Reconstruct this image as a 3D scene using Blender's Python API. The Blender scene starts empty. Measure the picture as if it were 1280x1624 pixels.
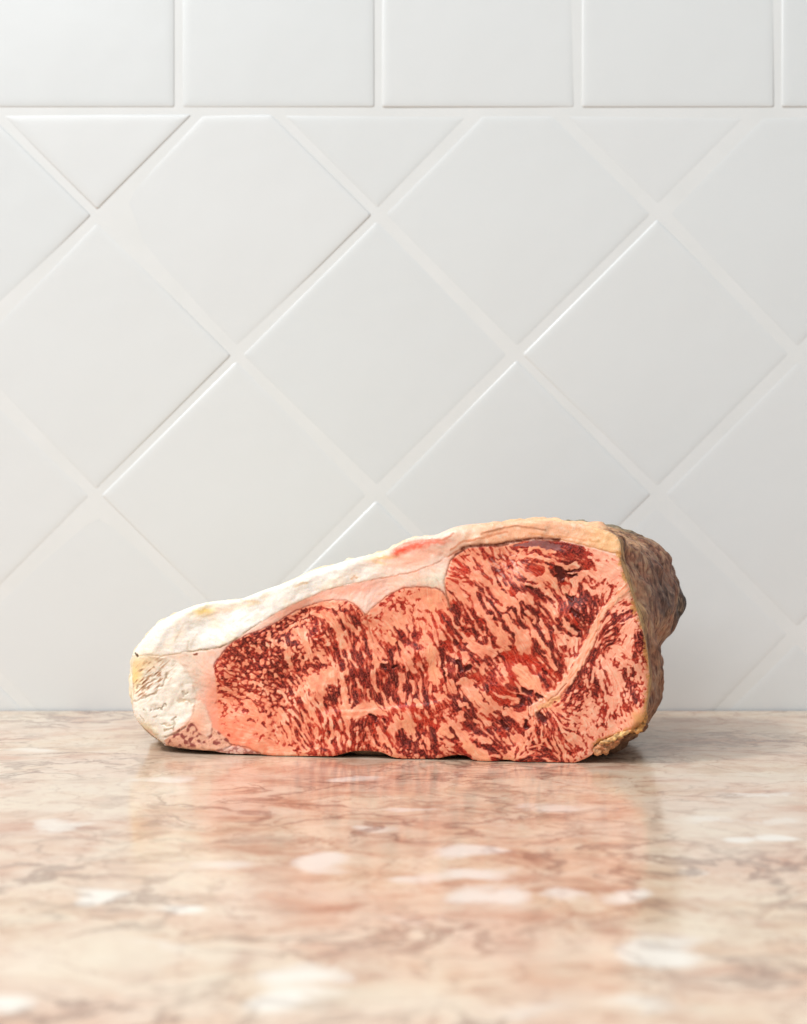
import bpy, math, numpy as np
from mathutils import Vector, noise as mnoise
C_ = bpy.context
scene = C_.scene
# ---------------------------------------------------------------- camera
FPX = 2933.0; CH = 399 / FPX            # focal length in drafting units, camera height (m)
cam_d = bpy.data.cameras.new("camera"); cam = bpy.data.objects.new("camera", cam_d); scene.collection.objects.link(cam)
cam.location = (0, 0, CH); cam.rotation_euler = (math.radians(90), 0, 0)
cam_d.sensor_fit = 'HORIZONTAL'; cam_d.sensor_width = 36; cam_d.lens = FPX / 1280 * 36
cam_d.clip_start = .02; cam_d.clip_end = 30
cam_d.dof.use_dof = True; cam_d.dof.focus_distance = 1.005; cam_d.dof.aperture_fstop = 14
scene.camera = cam
scene.view_settings.view_transform = 'Standard'; scene.view_settings.look = 'None'; scene.view_settings.exposure = 0; scene.view_settings.gamma = 1
# ---------------------------------------------------------------- light
world = bpy.data.worlds.new("World"); scene.world = world; world.use_nodes = True
bg = world.node_tree.nodes['Background']; bg.inputs[0].default_value = (.90, .965, 1.0, 1); bg.inputs[1].default_value = .42
def area(name, loc, target, sx, sy, power, col):
    l = bpy.data.lights.new(name, 'AREA'); l.shape = 'RECTANGLE'; l.size = sx; l.size_y = sy; l.energy = power; l.color = col
    o = bpy.data.objects.new(name, l); scene.collection.objects.link(o); o.location = loc
    d = Vector(target) - Vector(loc); o.rotation_euler = d.to_track_quat('-Z', 'Y').to_euler(); return o
el, az = math.radians(50), math.radians(27)
kd = Vector((-math.cos(el) * math.cos(az), -math.cos(el) * math.sin(az), math.sin(el)))
area("key_softbox", Vector((.02, 1.05, .05)) + kd * 4.0, (.02, 1.05, .05), .36, .36, 72, (.985, .985, .98))
area("large_softbox", (-1.15, -.65, 2.05), (.15, 1.15, .1), 2.2, 2.2, 62, (.95, .98, 1))
# ---------------------------------------------------------------- meat pattern
# All coordinates of the cut face below are in a drafting unit (0.341 mm) on the
# plane of the cut; x to the right, y downwards.
AX0, AY0, AW, AH = 192, 816, 848, 402
rng = np.random.default_rng(7)
def fft_noise(h, w, lo, hi, seed, ax=1.0, ay=1.0):
    """periodic band-limited noise, unit variance; lo..hi = feature size in samples"""
    r = np.random.default_rng(seed)
    n = np.fft.rfft2(r.standard_normal((h, w)))
    fy = np.fft.fftfreq(h)[:, None] * ay; fx = np.fft.rfftfreq(w)[None, :] * ax
    f = np.hypot(fx, fy) + 1e-9
    g = np.exp(-(f * lo) ** 2 * 1.2) * (1 - np.exp(-(f * hi) ** 2 * 1.2)) / f ** .5
    a = np.fft.irfft2(n * g, s=(h, w))
    return (a - a.mean()) / a.std()
def blur(a, s):
    fy = np.fft.fftfreq(a.shape[0])[:, None]; fx = np.fft.rfftfreq(a.shape[1])[None, :]
    return np.fft.irfft2(np.fft.rfft2(a) * np.exp(-2 * (math.pi * s) ** 2 * (fx ** 2 + fy ** 2)), s=a.shape)
def sm(x, a, b):
    t = np.clip((x - a) / (b - a), 0, 1); return t * t * (3 - 2 * t)
def inside(poly, X, Y):
    m = np.zeros(X.shape, bool); n = len(poly)
    for i in range(n):
        x0, y0 = poly[i]; x1, y1 = poly[(i + 1) % n]
        if y0 == y1: continue
        c = (y0 > Y) != (y1 > Y)
        m ^= c & (X < (x1 - x0) * (Y - y0) / (y1 - y0) + x0)
    return m
def seg_dist(pts, X, Y, closed=False):
    """distance and nearest point to a polyline"""
    best = np.full(X.shape, 1e9); nx = np.zeros(X.shape); ny = np.zeros(X.shape)
    P = list(pts) + ([pts[0]] if closed else [])
    for (x0, y0), (x1, y1) in zip(P[:-1], P[1:]):
        dx, dy = x1 - x0, y1 - y0; L = dx * dx + dy * dy + 1e-12
        t = np.clip(((X - x0) * dx + (Y - y0) * dy) / L, 0, 1)
        px, py = x0 + t * dx, y0 + t * dy
        d = np.hypot(X - px, Y - py); k = d < best
        best[k] = d[k]; nx[k] = px[k]; ny[k] = py[k]
    return best, nx, ny
def smooth_loop(P, n, closed=True):
    P = np.array(P, float); m = len(P); out = []
    rngi = range(m if closed else m - 1)
    for i in rngi:
        g = (lambda k: P[k % m]) if closed else (lambda k: P[min(max(k, 0), m - 1)])
        p0, p1, p2, p3 = g(i - 1), g(i), g(i + 1), g(i + 2)
        for t in np.linspace(0, 1, 8, endpoint=False):
            out.append(.5 * ((2 * p1) + (-p0 + p2) * t + (2 * p0 - 5 * p1 + 4 * p2 - p3) * t * t + (-p0 + 3 * p1 - 3 * p2 + p3) * t ** 3))
    if not closed: out.append(P[-1])
    out = np.array(out)
    q = np.vstack([out, out[:1]]) if closed else out
    s = np.concatenate([[0], np.cumsum(np.hypot(*np.diff(q, axis=0).T))])
    u = np.linspace(0, s[-1], n, endpoint=not closed)
    return np.stack([np.interp(u, s, q[:, 0]), np.interp(u, s, q[:, 1])], 1)

OUTLINE = [(203,1040),(209,1030),(220,1017),(232,1003),(245,990),(262,980),(290,967),(310,960),(330,955),(360,952),(380,950),
 (395,945),(420,935),(450,925),(480,912),(500,903),(520,898),(545,890),(570,883),(600,877),(625,868),(640,859),(660,852),(690,848),
 (705,842),(720,836),(740,832),(770,830),(800,827),(830,825),(860,826),(890,828),(920,831),(950,838),(974,848),(983,860),(985,876),
 (985,890),(989,905),(995,922),(1001,938),(1006,955),(1013,976),(1020,1000),(1025,1020),(1028,1045),(1030,1070),(1029,1090),
 (1027,1110),(1025,1128),(1021,1142),(1010,1154),(994,1161),(975,1168),(958,1174),(944,1181),(939,1189),(940,1196),(930,1203),
 (918,1208),(905,1211),(870,1211),(840,1209),(820,1208),(803,1205),(790,1207),(770,1208),(750,1206),(740,1200),(728,1198),
 (714,1199),(695,1203),(675,1204),(655,1204),(635,1203),(620,1200),(606,1194),(588,1192),(560,1192),(545,1195),(530,1199),
 (510,1200),(490,1199),(470,1200),(450,1200),(430,1199),(415,1197),(395,1196),(370,1196),(350,1194),(338,1191),(320,1190),(300,1189),(270,1186),
 (256,1184),(252,1179),(240,1172),(228,1160),(215,1148),(207,1135),(204,1115),(203,1095),(201,1080),(201,1060)]

CAP_SEAM = [(203,1041),(222,1039),(250,1040),(278,1037),(297,1034),(330,1030),(350,1026),(365,1020),(386,1006),(400,996),(414,987),(430,977),(456,963),(485,950),(510,938),
 (535,931),(560,925),(590,920),(619,914),(647,909),(672,901),(693,893),(716,879),(732,870),(745,866),(765,864),(785,864),(800,861),(830,856),(860,854),(888,856),
 (915,862),(940,868),(960,874),(985,879)]
A_EDGE = [(342,1068),(340,1057),(345,1046),(352,1037),(366,1021),(382,1012),(400,1004),(420,996),(442,985),(456,976),(470,967),(490,960),(510,954),(528,951),(548,952),(562,957),(573,966),(580,974),(584,986),(586,1000),(592,1020),(594,1045)]
B_EDGE = [(582,974),(590,965),(600,956),(612,946),(624,939),(640,932),(658,931),(676,931),(692,933),(703,939),(711,950),(715,965),(722,985)]
C_EDGE = [(713,962),(709,945),(706,925),(709,905),(714,890),(722,880),(733,873),(745,868),(762,866),(790,866),(805,864)]
D_SEAM = [(1000,925),(985,940),(968,958),(953,975),(944,993),(938,1012),(930,1030),(921,1046),(912,1063),(900,1080),(884,1097),(868,1110),(856,1119),(846,1126)]
E_SEAM = [(852,1122),(850,1135),(848,1155),(838,1175),(822,1195),(815,1206)]
BONE = [(203,1041),(240,1040),(270,1044),(286,1052),(298,1064),(304,1080),(308,1096),(310,1112),(306,1130),(298,1146),(285,1157),(268,1166),(256,1176),(240,1172),(222,1158),(205,1135),(198,1090)]
LOBE = [(258,1175),(275,1163),(290,1152),(302,1143),(312,1146),(322,1155),(334,1152),(345,1160),(360,1172),(367,1182),(352,1189),(320,1191),(290,1188),(262,1186)]
TENDON = [(306,1118),(316,1111),(324,1118),(330,1134),(336,1150),(335,1165),(328,1170),(318,1163),(310,1150),(304,1138)]

# fibre direction (deg, y down), density of lean, squiggle, fineness, darkness, redness(orange-red)
CP = [
 # left muscle
 (352,1052,40,.50,1,.9,.45,0),(372,1030,30,.62,1,.9,.75,0),(400,1012,150,.58,1,.9,.85,0),(395,1045,30,.60,1,.9,.6,0),(430,995,160,.62,1,.9,.85,0),
 (425,1030,50,.55,1,.9,.75,0),(455,985,150,.50,.9,.9,.85,0),(450,1015,80,.60,1,.9,.8,0),(478,970,150,.45,.9,1,.7,0),(500,962,160,.30,.6,1,.5,.2),
 (475,1000,60,.34,.7,1,.7,0),(480,1035,75,.48,.8,1,.65,0),(500,985,60,.55,.6,1,.8,.1),(355,1075,15,.40,1,.8,.4,0),(385,1078,15,.55,1,.8,.6,0),(415,1068,25,.62,1,.8,.7,0),
 (445,1060,45,.64,.9,.9,.75,0),(470,1070,60,.60,.6,.9,.75,0),(375,1098,15,.34,1,.8,.4,.1),(402,1110,20,.34,.9,.8,.6,0),(430,1095,25,.46,.8,.9,.7,0),(455,1105,50,.46,.6,.9,.65,0),
 (478,1112,60,.46,.3,.9,.6,0),(500,1115,60,.34,.3,.9,.55,0),(365,1125,20,.22,1,.8,.3,.2),(392,1135,10,.14,1,.8,.4,.2),(420,1130,60,.24,1,.9,.6,0),(445,1135,60,.30,.6,.9,.5,.1),
 (465,1140,62,.44,.1,.7,.55,0),(482,1150,62,.46,.1,.6,.6,0),(360,1150,20,.08,1,.8,.3,.3),(390,1165,20,.05,1,.8,.3,.3),(420,1168,20,.14,1,.6,.3,.3),(445,1170,60,.25,.5,.6,.4,.1),(462,1175,60,.38,.4,.6,.6,0),
 (480,1178,65,.44,.3,.6,.6,0),(380,1182,0,.0,1,.8,.3,.3),(420,1190,0,.0,1,.8,.3,.3),(455,1193,0,.03,1,.8,.3,.3),(475,1195,0,.15,1,.6,.3,.3),
 (522,975,50,.30,.3,1.1,.5,.1),(535,960,150,.18,.4,1,.5,.2),(545,975,70,.42,.2,1,.6,.1),(560,980,60,.48,.4,1,.6,0),(572,1000,65,.45,.3,1,.6,0),(550,1000,70,.30,.2,1.1,.6,0),
 (520,1000,70,.50,.4,1,.6,.2),(505,1020,60,.42,.6,1.1,.55,.2),(528,1040,75,.50,.1,1.1,.6,.1),(548,1030,75,.42,0,1.1,.6,.1),(562,1040,72,.55,0,1,.7,.1),(580,1040,68,.60,0,1,.7,0),
 (595,1050,70,.20,0,1,.5,0),(500,1050,40,.55,.6,1,.75,.2),(515,1055,60,.35,.5,1,.5,.3),(490,1080,70,.20,.3,1.2,.5,.1),(505,1090,70,.12,.3,1.2,.4,.1),(520,1078,90,.03,0,1.2,.3,0),
 (540,1078,90,.05,0,1.2,.3,0),(528,1100,60,.80,.9,.8,.95,0),(550,1110,80,.15,0,1.1,.5,0),(557,1075,78,.80,0,1.1,.75,.1),(575,1075,80,.70,0,1.1,.75,.1),(560,1105,80,.78,0,1.2,.85,.1),
 (580,1105,80,.68,0,1.2,.7,.2),(600,1080,82,.62,0,1.3,.65,.2),(600,1110,80,.70,0,1.2,.85,.1),(620,1070,80,.75,.6,.9,.95,0),(632,1095,88,.62,0,1.2,.75,.2),(650,1095,88,.62,0,1.2,.7,.2),
 (668,1085,88,.66,0,1.2,.7,.2),(670,1105,85,.75,0,1.2,.8,.1),(645,1070,80,.35,0,1.2,.6,.2),(660,1062,60,.55,.2,1,.6,.3),(615,1050,80,.75,.7,.8,1,0),(605,1065,80,.55,0,1,.7,.1),
 # bottom strip
 (505,1150,85,.32,.2,.8,.3,.6),(518,1150,80,.40,.1,.9,.35,.4),(535,1145,65,.42,.1,.9,.45,.3),(530,1180,80,.48,.3,.8,.5,.2),(510,1180,80,.40,.5,.8,.5,.3),(545,1165,85,.45,.2,.8,.45,.3),
 (555,1132,0,.0,0,1,.4,0),(570,1122,0,.02,0,1,.4,0),(565,1150,95,.66,.7,.8,.75,.2),(580,1160,95,.68,.6,.9,.8,.2),(575,1185,95,.48,.3,.7,.5,.3),(592,1160,90,.62,.3,.9,.7,.2),
 (595,1185,60,.60,.2,.8,.6,.1),(605,1130,40,.45,0,1.2,.6,.5),(620,1135,50,.60,0,1,.5,.5),(612,1160,60,.40,0,1.2,.55,.5),(625,1172,60,.35,0,1.3,.5,.5),(640,1130,40,.35,0,1.3,.3,.9),
 (655,1130,75,.35,0,1.3,.2,1),(645,1148,90,.04,0,1.2,.3,.4),(630,1155,70,.12,0,1.2,.3,.4),(640,1170,60,.80,.6,1,1,0),(655,1185,60,.72,1,.6,.85,0),(662,1165,70,.35,.3,1,.7,.2),
 (670,1175,85,.6,.6,.9,.85,0),(672,1140,80,.60,.2,1,.5,.6),(688,1185,70,.55,.5,.8,.7,.1),(640,1198,60,.3,1,.6,.5,0),(600,1198,60,.3,1,.6,.5,0),
 # middle muscle
 (600,970,120,.10,.6,.9,.3,.5),(598,985,20,.22,.6,.9,.2,.8),(600,1000,30,.22,.8,.9,.2,.8),(605,1020,60,.22,.4,1,.4,.3),(592,1010,70,.08,0,1,.3,.3),(620,955,150,.30,1,.7,.3,.6),(632,950,30,.34,1,.7,.35,.4),
 (628,968,40,.42,1,.7,.5,.1),(640,962,60,.34,1,.7,.5,.1),(615,985,60,.06,.5,1,.3,.2),(635,985,60,.03,0,1,.3,.2),(650,948,60,.16,1,.7,.3,.5),(655,965,80,.16,1,.8,.4,.4),(665,975,80,.22,.9,.7,.3,.5),
 (680,945,80,.02,1,.8,.3,.3),(695,955,70,.05,1,.8,.3,.3),(680,965,80,.04,1,.8,.3,.3),(625,1000,60,.25,0,1,.5,.2),(635,1008,62,.60,0,1.1,.65,.1),(648,998,70,.50,0,1.1,.6,.1),(655,1015,68,.55,.2,1,.75,.1),
 (665,995,80,.30,.6,.7,.4,.4),(630,1030,62,.50,0,1.1,.7,.1),(608,1030,58,.40,0,1.1,.5,.2),(620,1038,80,.50,.2,1,.8,0),(645,1040,60,.06,0,1,.4,.1),(662,1030,60,.55,.8,.9,.4,.4),(655,1050,80,.35,.1,1.1,.6,.2),
 (672,1050,85,.50,.2,1,.5,.4),(680,990,65,.18,.1,1,.3,.6),(690,985,65,.40,0,1,.3,.8),(700,975,70,.40,0,1,.3,.7),(685,1015,75,.10,.4,.9,.3,.4),(700,1005,65,.40,0,1,.45,.5),(683,1040,85,.14,.6,.8,.3,.3),
 (688,1065,85,.12,.4,.8,.3,.3),(690,1088,85,.28,.5,.8,.4,.4),(678,1100,85,.60,.2,1,.7,.2),(712,975,68,.50,0,1,.6,.4),(712,1000,62,.55,0,1,.6,.4),(705,1030,62,.55,0,1,.6,.3),(705,1060,72,.68,0,.9,.75,.1),
 (715,1085,75,.65,0,.9,.75,.1),(720,1060,65,.62,0,1,.8,.1),
 # eye muscle
 (728,890,25,.30,0,.7,.2,1),(735,905,28,.42,0,.6,.2,1),(725,920,20,.38,0,.6,.2,1),(742,880,50,.25,0,.8,.3,.6),(745,925,35,.35,0,.8,.35,.6),(730,938,40,.08,0,1,.3,.3),(758,885,55,.34,0,.9,.5,.2),
 (770,875,55,.40,0,.9,.4,.2),(785,880,55,.28,0,1,.45,.1),(795,872,40,.22,.2,.9,.4,.2),(775,900,50,.42,.1,.8,.6,0),(790,905,55,.35,.5,.7,.5,0),(800,915,62,.55,.3,.8,.45,.1),(815,895,40,.25,.8,.7,.4,0),
 (825,880,30,.40,.8,.8,.5,.1),(840,890,20,.60,.6,.9,.65,.2),(838,872,10,.35,.8,.8,.4,.2),(760,905,48,.45,.1,.9,.6,.1),(755,935,45,.40,0,1,.6,.1),(738,952,50,.42,0,1,.6,.2),(720,950,60,.30,0,1,.5,.4),
 (722,970,66,.62,0,1,.8,.2),(735,975,60,.55,.3,.9,.7,.2),(745,985,60,.5,.1,1,.7,.2),(755,960,60,.15,0,1.1,.5,.1),(765,945,50,.50,0,1,.7,.1),(775,965,55,.50,0,1,.75,.1),(785,985,55,.55,0,1,.75,.1),
 (780,925,50,.22,0,1.2,.6,.1),(795,940,50,.40,0,1,.5,.3),(805,935,50,.30,0,1.1,.6,.1),(820,940,45,.55,0,1,.7,.1),(800,958,50,.08,0,1.1,.5,.1),(815,955,30,.10,0,1,.4,0),(830,930,45,.50,.3,.9,.7,0),
 (830,955,55,.45,0,1,.6,.1),(840,968,55,.55,0,1,.75,0),(815,978,70,.45,.3,1,.7,.1),(845,990,60,.60,0,1,.8,0),(830,975,60,.60,0,1,.75,.1),(860,985,58,.50,0,1.1,.6,.2),(870,960,50,.40,0,1.1,.7,.1),(855,940,45,.45,.1,1.1,.7,.1),
 (845,915,40,.30,0,1.1,.6,.1),(862,925,50,.30,0,1.1,.6,.1),(880,940,55,.45,0,1.1,.6,.2),(870,895,40,.25,0,1.1,.5,.2),(852,900,30,.40,.2,1.2,.3,.9),(875,880,10,.60,.4,1,.65,.1),(895,880,20,.92,.5,1,.7,.2),
 (915,880,40,.88,.6,.9,.65,.2),(925,895,50,.75,.5,.9,.65,.2),(932,905,40,.55,.8,.8,.4,.3),(885,900,60,.85,.2,1,1,0),(895,910,60,.85,.2,.9,1,0),(910,905,170,.70,.2,.8,.9,0),(905,890,20,.5,.3,.9,.7,.1),
 (895,930,60,.45,.2,1,.5,.3),(905,945,60,.65,.3,.9,.9,0),(915,930,90,.15,0,1,.4,0),(922,935,70,.85,.2,1,.9,0),(935,945,60,.80,.3,1,1,0),(940,930,60,.35,.8,.8,.7,0),(948,935,70,.30,.3,.9,.5,.2),
 (915,960,60,.75,.8,.8,.95,0),(925,965,60,.72,.8,.8,.9,0),(935,970,60,.60,.8,.8,.7,.1),(945,955,110,.50,.6,.7,.5,.3),(895,965,70,.55,.1,1,.6,.4),(905,985,60,.70,.2,1,.8,.2),(925,990,60,.70,.7,.9,.85,0),
 (930,1010,110,.70,.2,1,.5,.5),(885,985,60,.45,0,1,.7,.2),(880,1005,60,.40,.1,1,.7,.1),(895,1010,60,.20,.4,.9,.5,.2),(910,1000,45,.25,0,1,.6,.2),(905,1030,80,.35,0,1,.4,.4),(890,1035,62,.50,0,1,.6,.3),
 (875,1030,62,.55,0,1,.7,.2),(870,1050,60,.60,0,1.1,.6,.4),(885,1060,60,.55,0,1,.7,.2),(860,1030,62,.60,0,1.1,.7,.1),(850,1010,62,.65,0,1,.8,.1),(905,1050,120,.12,0,1,.3,.4),(880,1080,60,.25,0,1,.4,.5),
 (865,1085,60,.42,0,1.1,.5,.4),(850,1050,50,.75,0,1.1,.3,.9),(840,1060,50,.60,0,1.1,.2,1),(820,1045,50,.75,0,1.1,.35,.8),(812,1055,60,.60,0,1.2,.25,1),(830,1075,50,.05,0,1.1,.3,.3),(855,1072,50,.25,0,1.1,.3,.5),
 (845,1090,50,.05,0,1,.4,.1),(825,1020,60,.0,0,1,.4,.1),(832,1005,60,.02,0,1,.4,.1),(820,1000,60,.25,.2,1,.6,.1),(812,1010,70,.60,.3,.9,.6,.3),(805,1000,80,.45,.4,.9,.7,.1),(800,1020,30,.50,.5,.9,.5,.4),
 (790,1010,60,.10,.2,.9,.5,.2),(780,1000,60,.10,.2,.9,.5,.2),(775,1015,80,.50,.5,.9,.6,.3),(760,1008,60,.62,.6,.8,.8,.1),(755,990,60,.62,.1,.9,.8,.1),(742,1010,40,.30,.4,1,.3,.6),(735,1000,60,.40,.1,.9,.6,.3),
 (760,1030,10,.30,.6,.9,.4,.3),(780,1035,10,.04,0,1,.5,.1),(745,1025,30,.45,.5,.9,.6,.2),(730,1035,60,.60,.5,.9,.7,.2),(735,1052,60,.70,.6,.9,1,0),(750,1060,60,.70,.9,.8,.85,0),(760,1050,60,.05,0,1,.3,0),
 (776,1048,60,.85,.9,.7,1,0),(785,1058,50,.65,.4,.9,.6,.4),(795,1048,60,.35,.3,.9,.4,.6),(765,1072,50,.60,.2,1,.5,.6),(740,1078,50,.45,.2,1,.6,.2),(725,1100,60,.35,.2,1,.6,.2),(780,1085,50,.72,.1,1,.6,.6),
 (800,1075,40,.50,.1,1,.4,.7),(810,1092,40,.55,0,1,.3,.9),(795,1105,35,.60,0,1,.3,.9),(815,1085,35,.30,0,1.1,.3,.6),(825,1105,30,.15,0,1,.3,.4),(765,1098,55,.35,0,1,.5,.4),(750,1105,60,.05,0,1.1,.4,.2),
 (765,1120,60,.08,0,1.1,.4,.2),(735,1105,62,.70,0,1,.85,.1),(745,1130,60,.70,.1,1,.85,.1),(757,1140,55,.55,0,1,.6,.3),(720,1118,60,.72,.2,1,.85,.1),(700,1110,40,.30,.6,.8,.4,.5),(690,1120,60,.55,.7,.8,.4,.5),
 (710,1135,80,.55,.8,.8,.4,.5),(695,1140,60,.55,.6,.8,.5,.4),(675,1125,60,.65,.4,.9,.7,.3),(690,1160,50,.45,0,1,.3,.9),(705,1155,40,.35,0,1,.4,.7),(715,1160,50,.15,0,1.1,.3,.5),(685,1165,80,.75,.2,1.1,.9,0),(685,1180,80,.65,.6,.9,.8,0),
 (705,1180,30,.45,.8,.7,.5,.1),(725,1190,40,.40,.5,.7,.5,.1),(730,1155,55,.12,0,1.1,.3,.2),(742,1148,50,.75,.3,1,.9,0),(755,1160,45,.65,.6,.8,.8,.1),(765,1150,50,.45,.2,.9,.5,.3),(785,1130,45,.50,.3,.9,.5,.3),
 (800,1130,50,.75,.2,.9,.8,.1),(800,1150,45,.75,.4,.9,.85,.1),(785,1160,50,.50,.5,.9,.5,.3),(770,1170,40,.30,.3,.9,.6,.2),(755,1185,40,.05,0,1,.3,.7),(775,1195,20,.03,0,1,.3,.7),(780,1180,30,.65,.4,.8,.8,0),(795,1190,30,.65,.5,.8,.8,0),
 (800,1175,40,.60,.6,.9,.6,.3),(815,1185,40,.35,.5,.8,.6,.2),(815,1160,45,.55,.5,.9,.6,.3),(825,1145,40,.45,.4,.9,.7,.1),(830,1125,30,.12,0,1,.4,.2),(815,1110,20,.25,.1,1,.5,.4),(820,1124,10,.5,.2,1,.85,0),
 (830,1160,70,.50,.5,.9,.6,.2),(838,1112,60,.6,.5,.9,.9,0),(838,1100,60,.55,.6,.9,.9,0),(850,1108,70,.3,.5,.9,.6,.2),
 # cap-side plain fat near right
 (955,885,30,.03,.5,.9,.3,.4),(970,900,30,.02,.5,.9,.3,.2),(950,870,20,.10,.4,.6,.2,.9),(965,878,20,.25,.5,.6,.3,.8),(975,915,30,.02,.5,.9,.3,.2),(950,915,30,.05,.5,.9,.3,.2),(960,925,120,.20,.8,.8,.4,.3),(990,935,120,.05,.5,.9,.3,.4),
 (978,926,130,.28,1,.7,.35,.4),(968,945,120,.25,.8,.7,.35,.3),
 # right muscle
 (980,955,150,.12,.3,.6,.3,.4),(998,958,150,.40,.5,.7,.6,.2),(990,972,145,.68,.6,.8,.9,0),(978,985,140,.72,.4,.8,1,0),(975,1000,150,.62,.7,.7,.85,0),(1003,975,150,.55,.3,.8,.8,.1),(955,985,115,.35,0,.6,.45,.3),
 (945,1005,110,.38,0,.6,.45,.3),(965,1010,155,.62,0,.55,.8,.1),(960,1022,160,.66,0,.55,.9,0),(975,1015,160,.60,0,.55,.9,0),(945,1025,115,.45,0,.6,.6,.1),(985,1010,120,.35,.6,.7,.5,.2),(998,998,115,.05,0,1,.3,0),
 (993,1020,110,.04,0,1,.3,0),(1010,995,90,.55,1,.7,.6,.1),(1014,1015,85,.78,1,.7,.8,0),(1012,1035,80,.78,1,.7,.8,0),(1020,1050,75,.55,1,.7,.4,.3),(1022,1070,75,.35,1,.6,.4,.3),(1006,1050,60,.15,.8,.8,.4,.1),
 (975,1030,30,.04,.6,.9,.3,.1),(985,1035,30,.06,.6,.9,.3,.1),(970,1042,30,.55,1,.7,.6,.2),(985,1045,40,.45,1,.7,.6,.2),(998,1045,50,.35,1,.7,.5,.2),(953,1035,90,.45,.2,.7,.6,.1),(940,1040,110,.68,.3,.8,.85,0),
 (930,1055,110,.72,.6,.7,.8,0),(945,1055,90,.50,.2,.8,.6,.1),(952,1060,85,.30,.1,.9,.5,.1),(962,1060,60,.05,.2,1,.3,0),(970,1075,60,.08,.4,1,.3,0),(985,1065,60,.50,1,.7,.6,.1),(993,1060,60,.30,1,.7,.5,.1),
 (1000,1075,75,.62,1,.7,.6,.1),(988,1080,75,.35,1,.7,.6,.1),(1003,1090,80,.80,1,.6,.85,0),(1005,1105,80,.75,1,.6,.85,0),(1015,1085,80,.15,1,.7,.4,.2),(1020,1100,80,.05,.5,.8,.3,.4),(962,1080,75,.50,.6,.7,.5,.2),
 (967,1095,75,.48,.6,.7,.5,.2),(948,1080,88,.60,.1,.9,.7,0),(946,1097,88,.80,.2,1,.75,0),(937,1070,90,.55,.6,.8,.6,.1),(930,1085,60,.50,1,.7,.7,0),(918,1075,120,.80,.4,.8,1,0),(908,1090,120,.75,.6,.8,.9,0),
 (920,1095,150,.62,1,.7,.6,.1),(905,1108,150,.70,1,.6,.75,0),(920,1112,140,.70,1,.6,.65,0),(930,1100,140,.40,1,.7,.5,.1),(912,1125,30,.50,1,.6,.5,0),(928,1118,150,.40,1,.6,.5,0),(892,1115,150,.30,.2,.6,.5,0),
 (958,1110,75,.10,.5,.9,.4,.1),(938,1118,60,.05,.5,.9,.4,.1),(980,1105,75,.05,.5,.9,.3,.1),(958,1125,75,.60,1,.7,.55,.1),(960,1140,75,.55,1,.7,.55,.1),(970,1115,150,.30,.6,.8,.5,.1),(978,1125,80,.35,.3,.7,.5,.2),
 (995,1122,70,.45,.4,.9,.5,.2),(985,1140,60,.12,.8,.7,.4,.2),(1000,1140,60,.04,.8,.7,.4,.4),(940,1140,60,.04,.5,.8,.4,0),(925,1135,20,.08,.6,.6,.5,0),(905,1140,25,.15,.3,.5,.5,0),(880,1130,25,.20,.1,.5,.5,0),
 (900,1155,20,.45,1,.6,.4,.1),(915,1157,20,.45,1,.6,.4,.1),(930,1155,60,.20,.8,.7,.3,.2),(950,1160,60,.05,.8,.8,.3,.2),(970,1155,60,.12,.8,.7,.4,.2),(912,1172,40,.04,.5,.8,.4,0),(900,1170,60,.20,.5,.6,.5,0),
 (928,1170,60,.25,.8,.6,.5,.1),(938,1170,150,.30,.5,.6,.5,.2),(918,1187,70,.50,.9,.6,.55,0),(915,1200,70,.35,.5,.6,.4,0),(930,1192,70,.10,.5,.6,.4,.2),(860,1140,60,.60,.5,.8,.9,0),(870,1140,75,.45,0,.6,.5,0),
 (880,1145,70,.50,0,.6,.5,0),(855,1165,88,.62,0,.7,.6,0),(868,1165,88,.48,0,.55,.55,0),(880,1165,75,.50,.1,.55,.5,0),(890,1180,60,.55,0,.55,.6,0),(875,1185,40,.55,0,.55,.6,0),(855,1190,10,.6,0,.6,.6,0),
 (870,1200,10,.60,0,.6,.75,0),(893,1198,80,.50,0,.5,.6,0),(845,1185,160,.4,0,.6,.5,0),(840,1200,0,.5,0,.6,.6,0),(828,1192,120,.10,.1,.8,.4,.2),(850,1140,90,.4,.2,.7,.6,.1),
]
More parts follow.
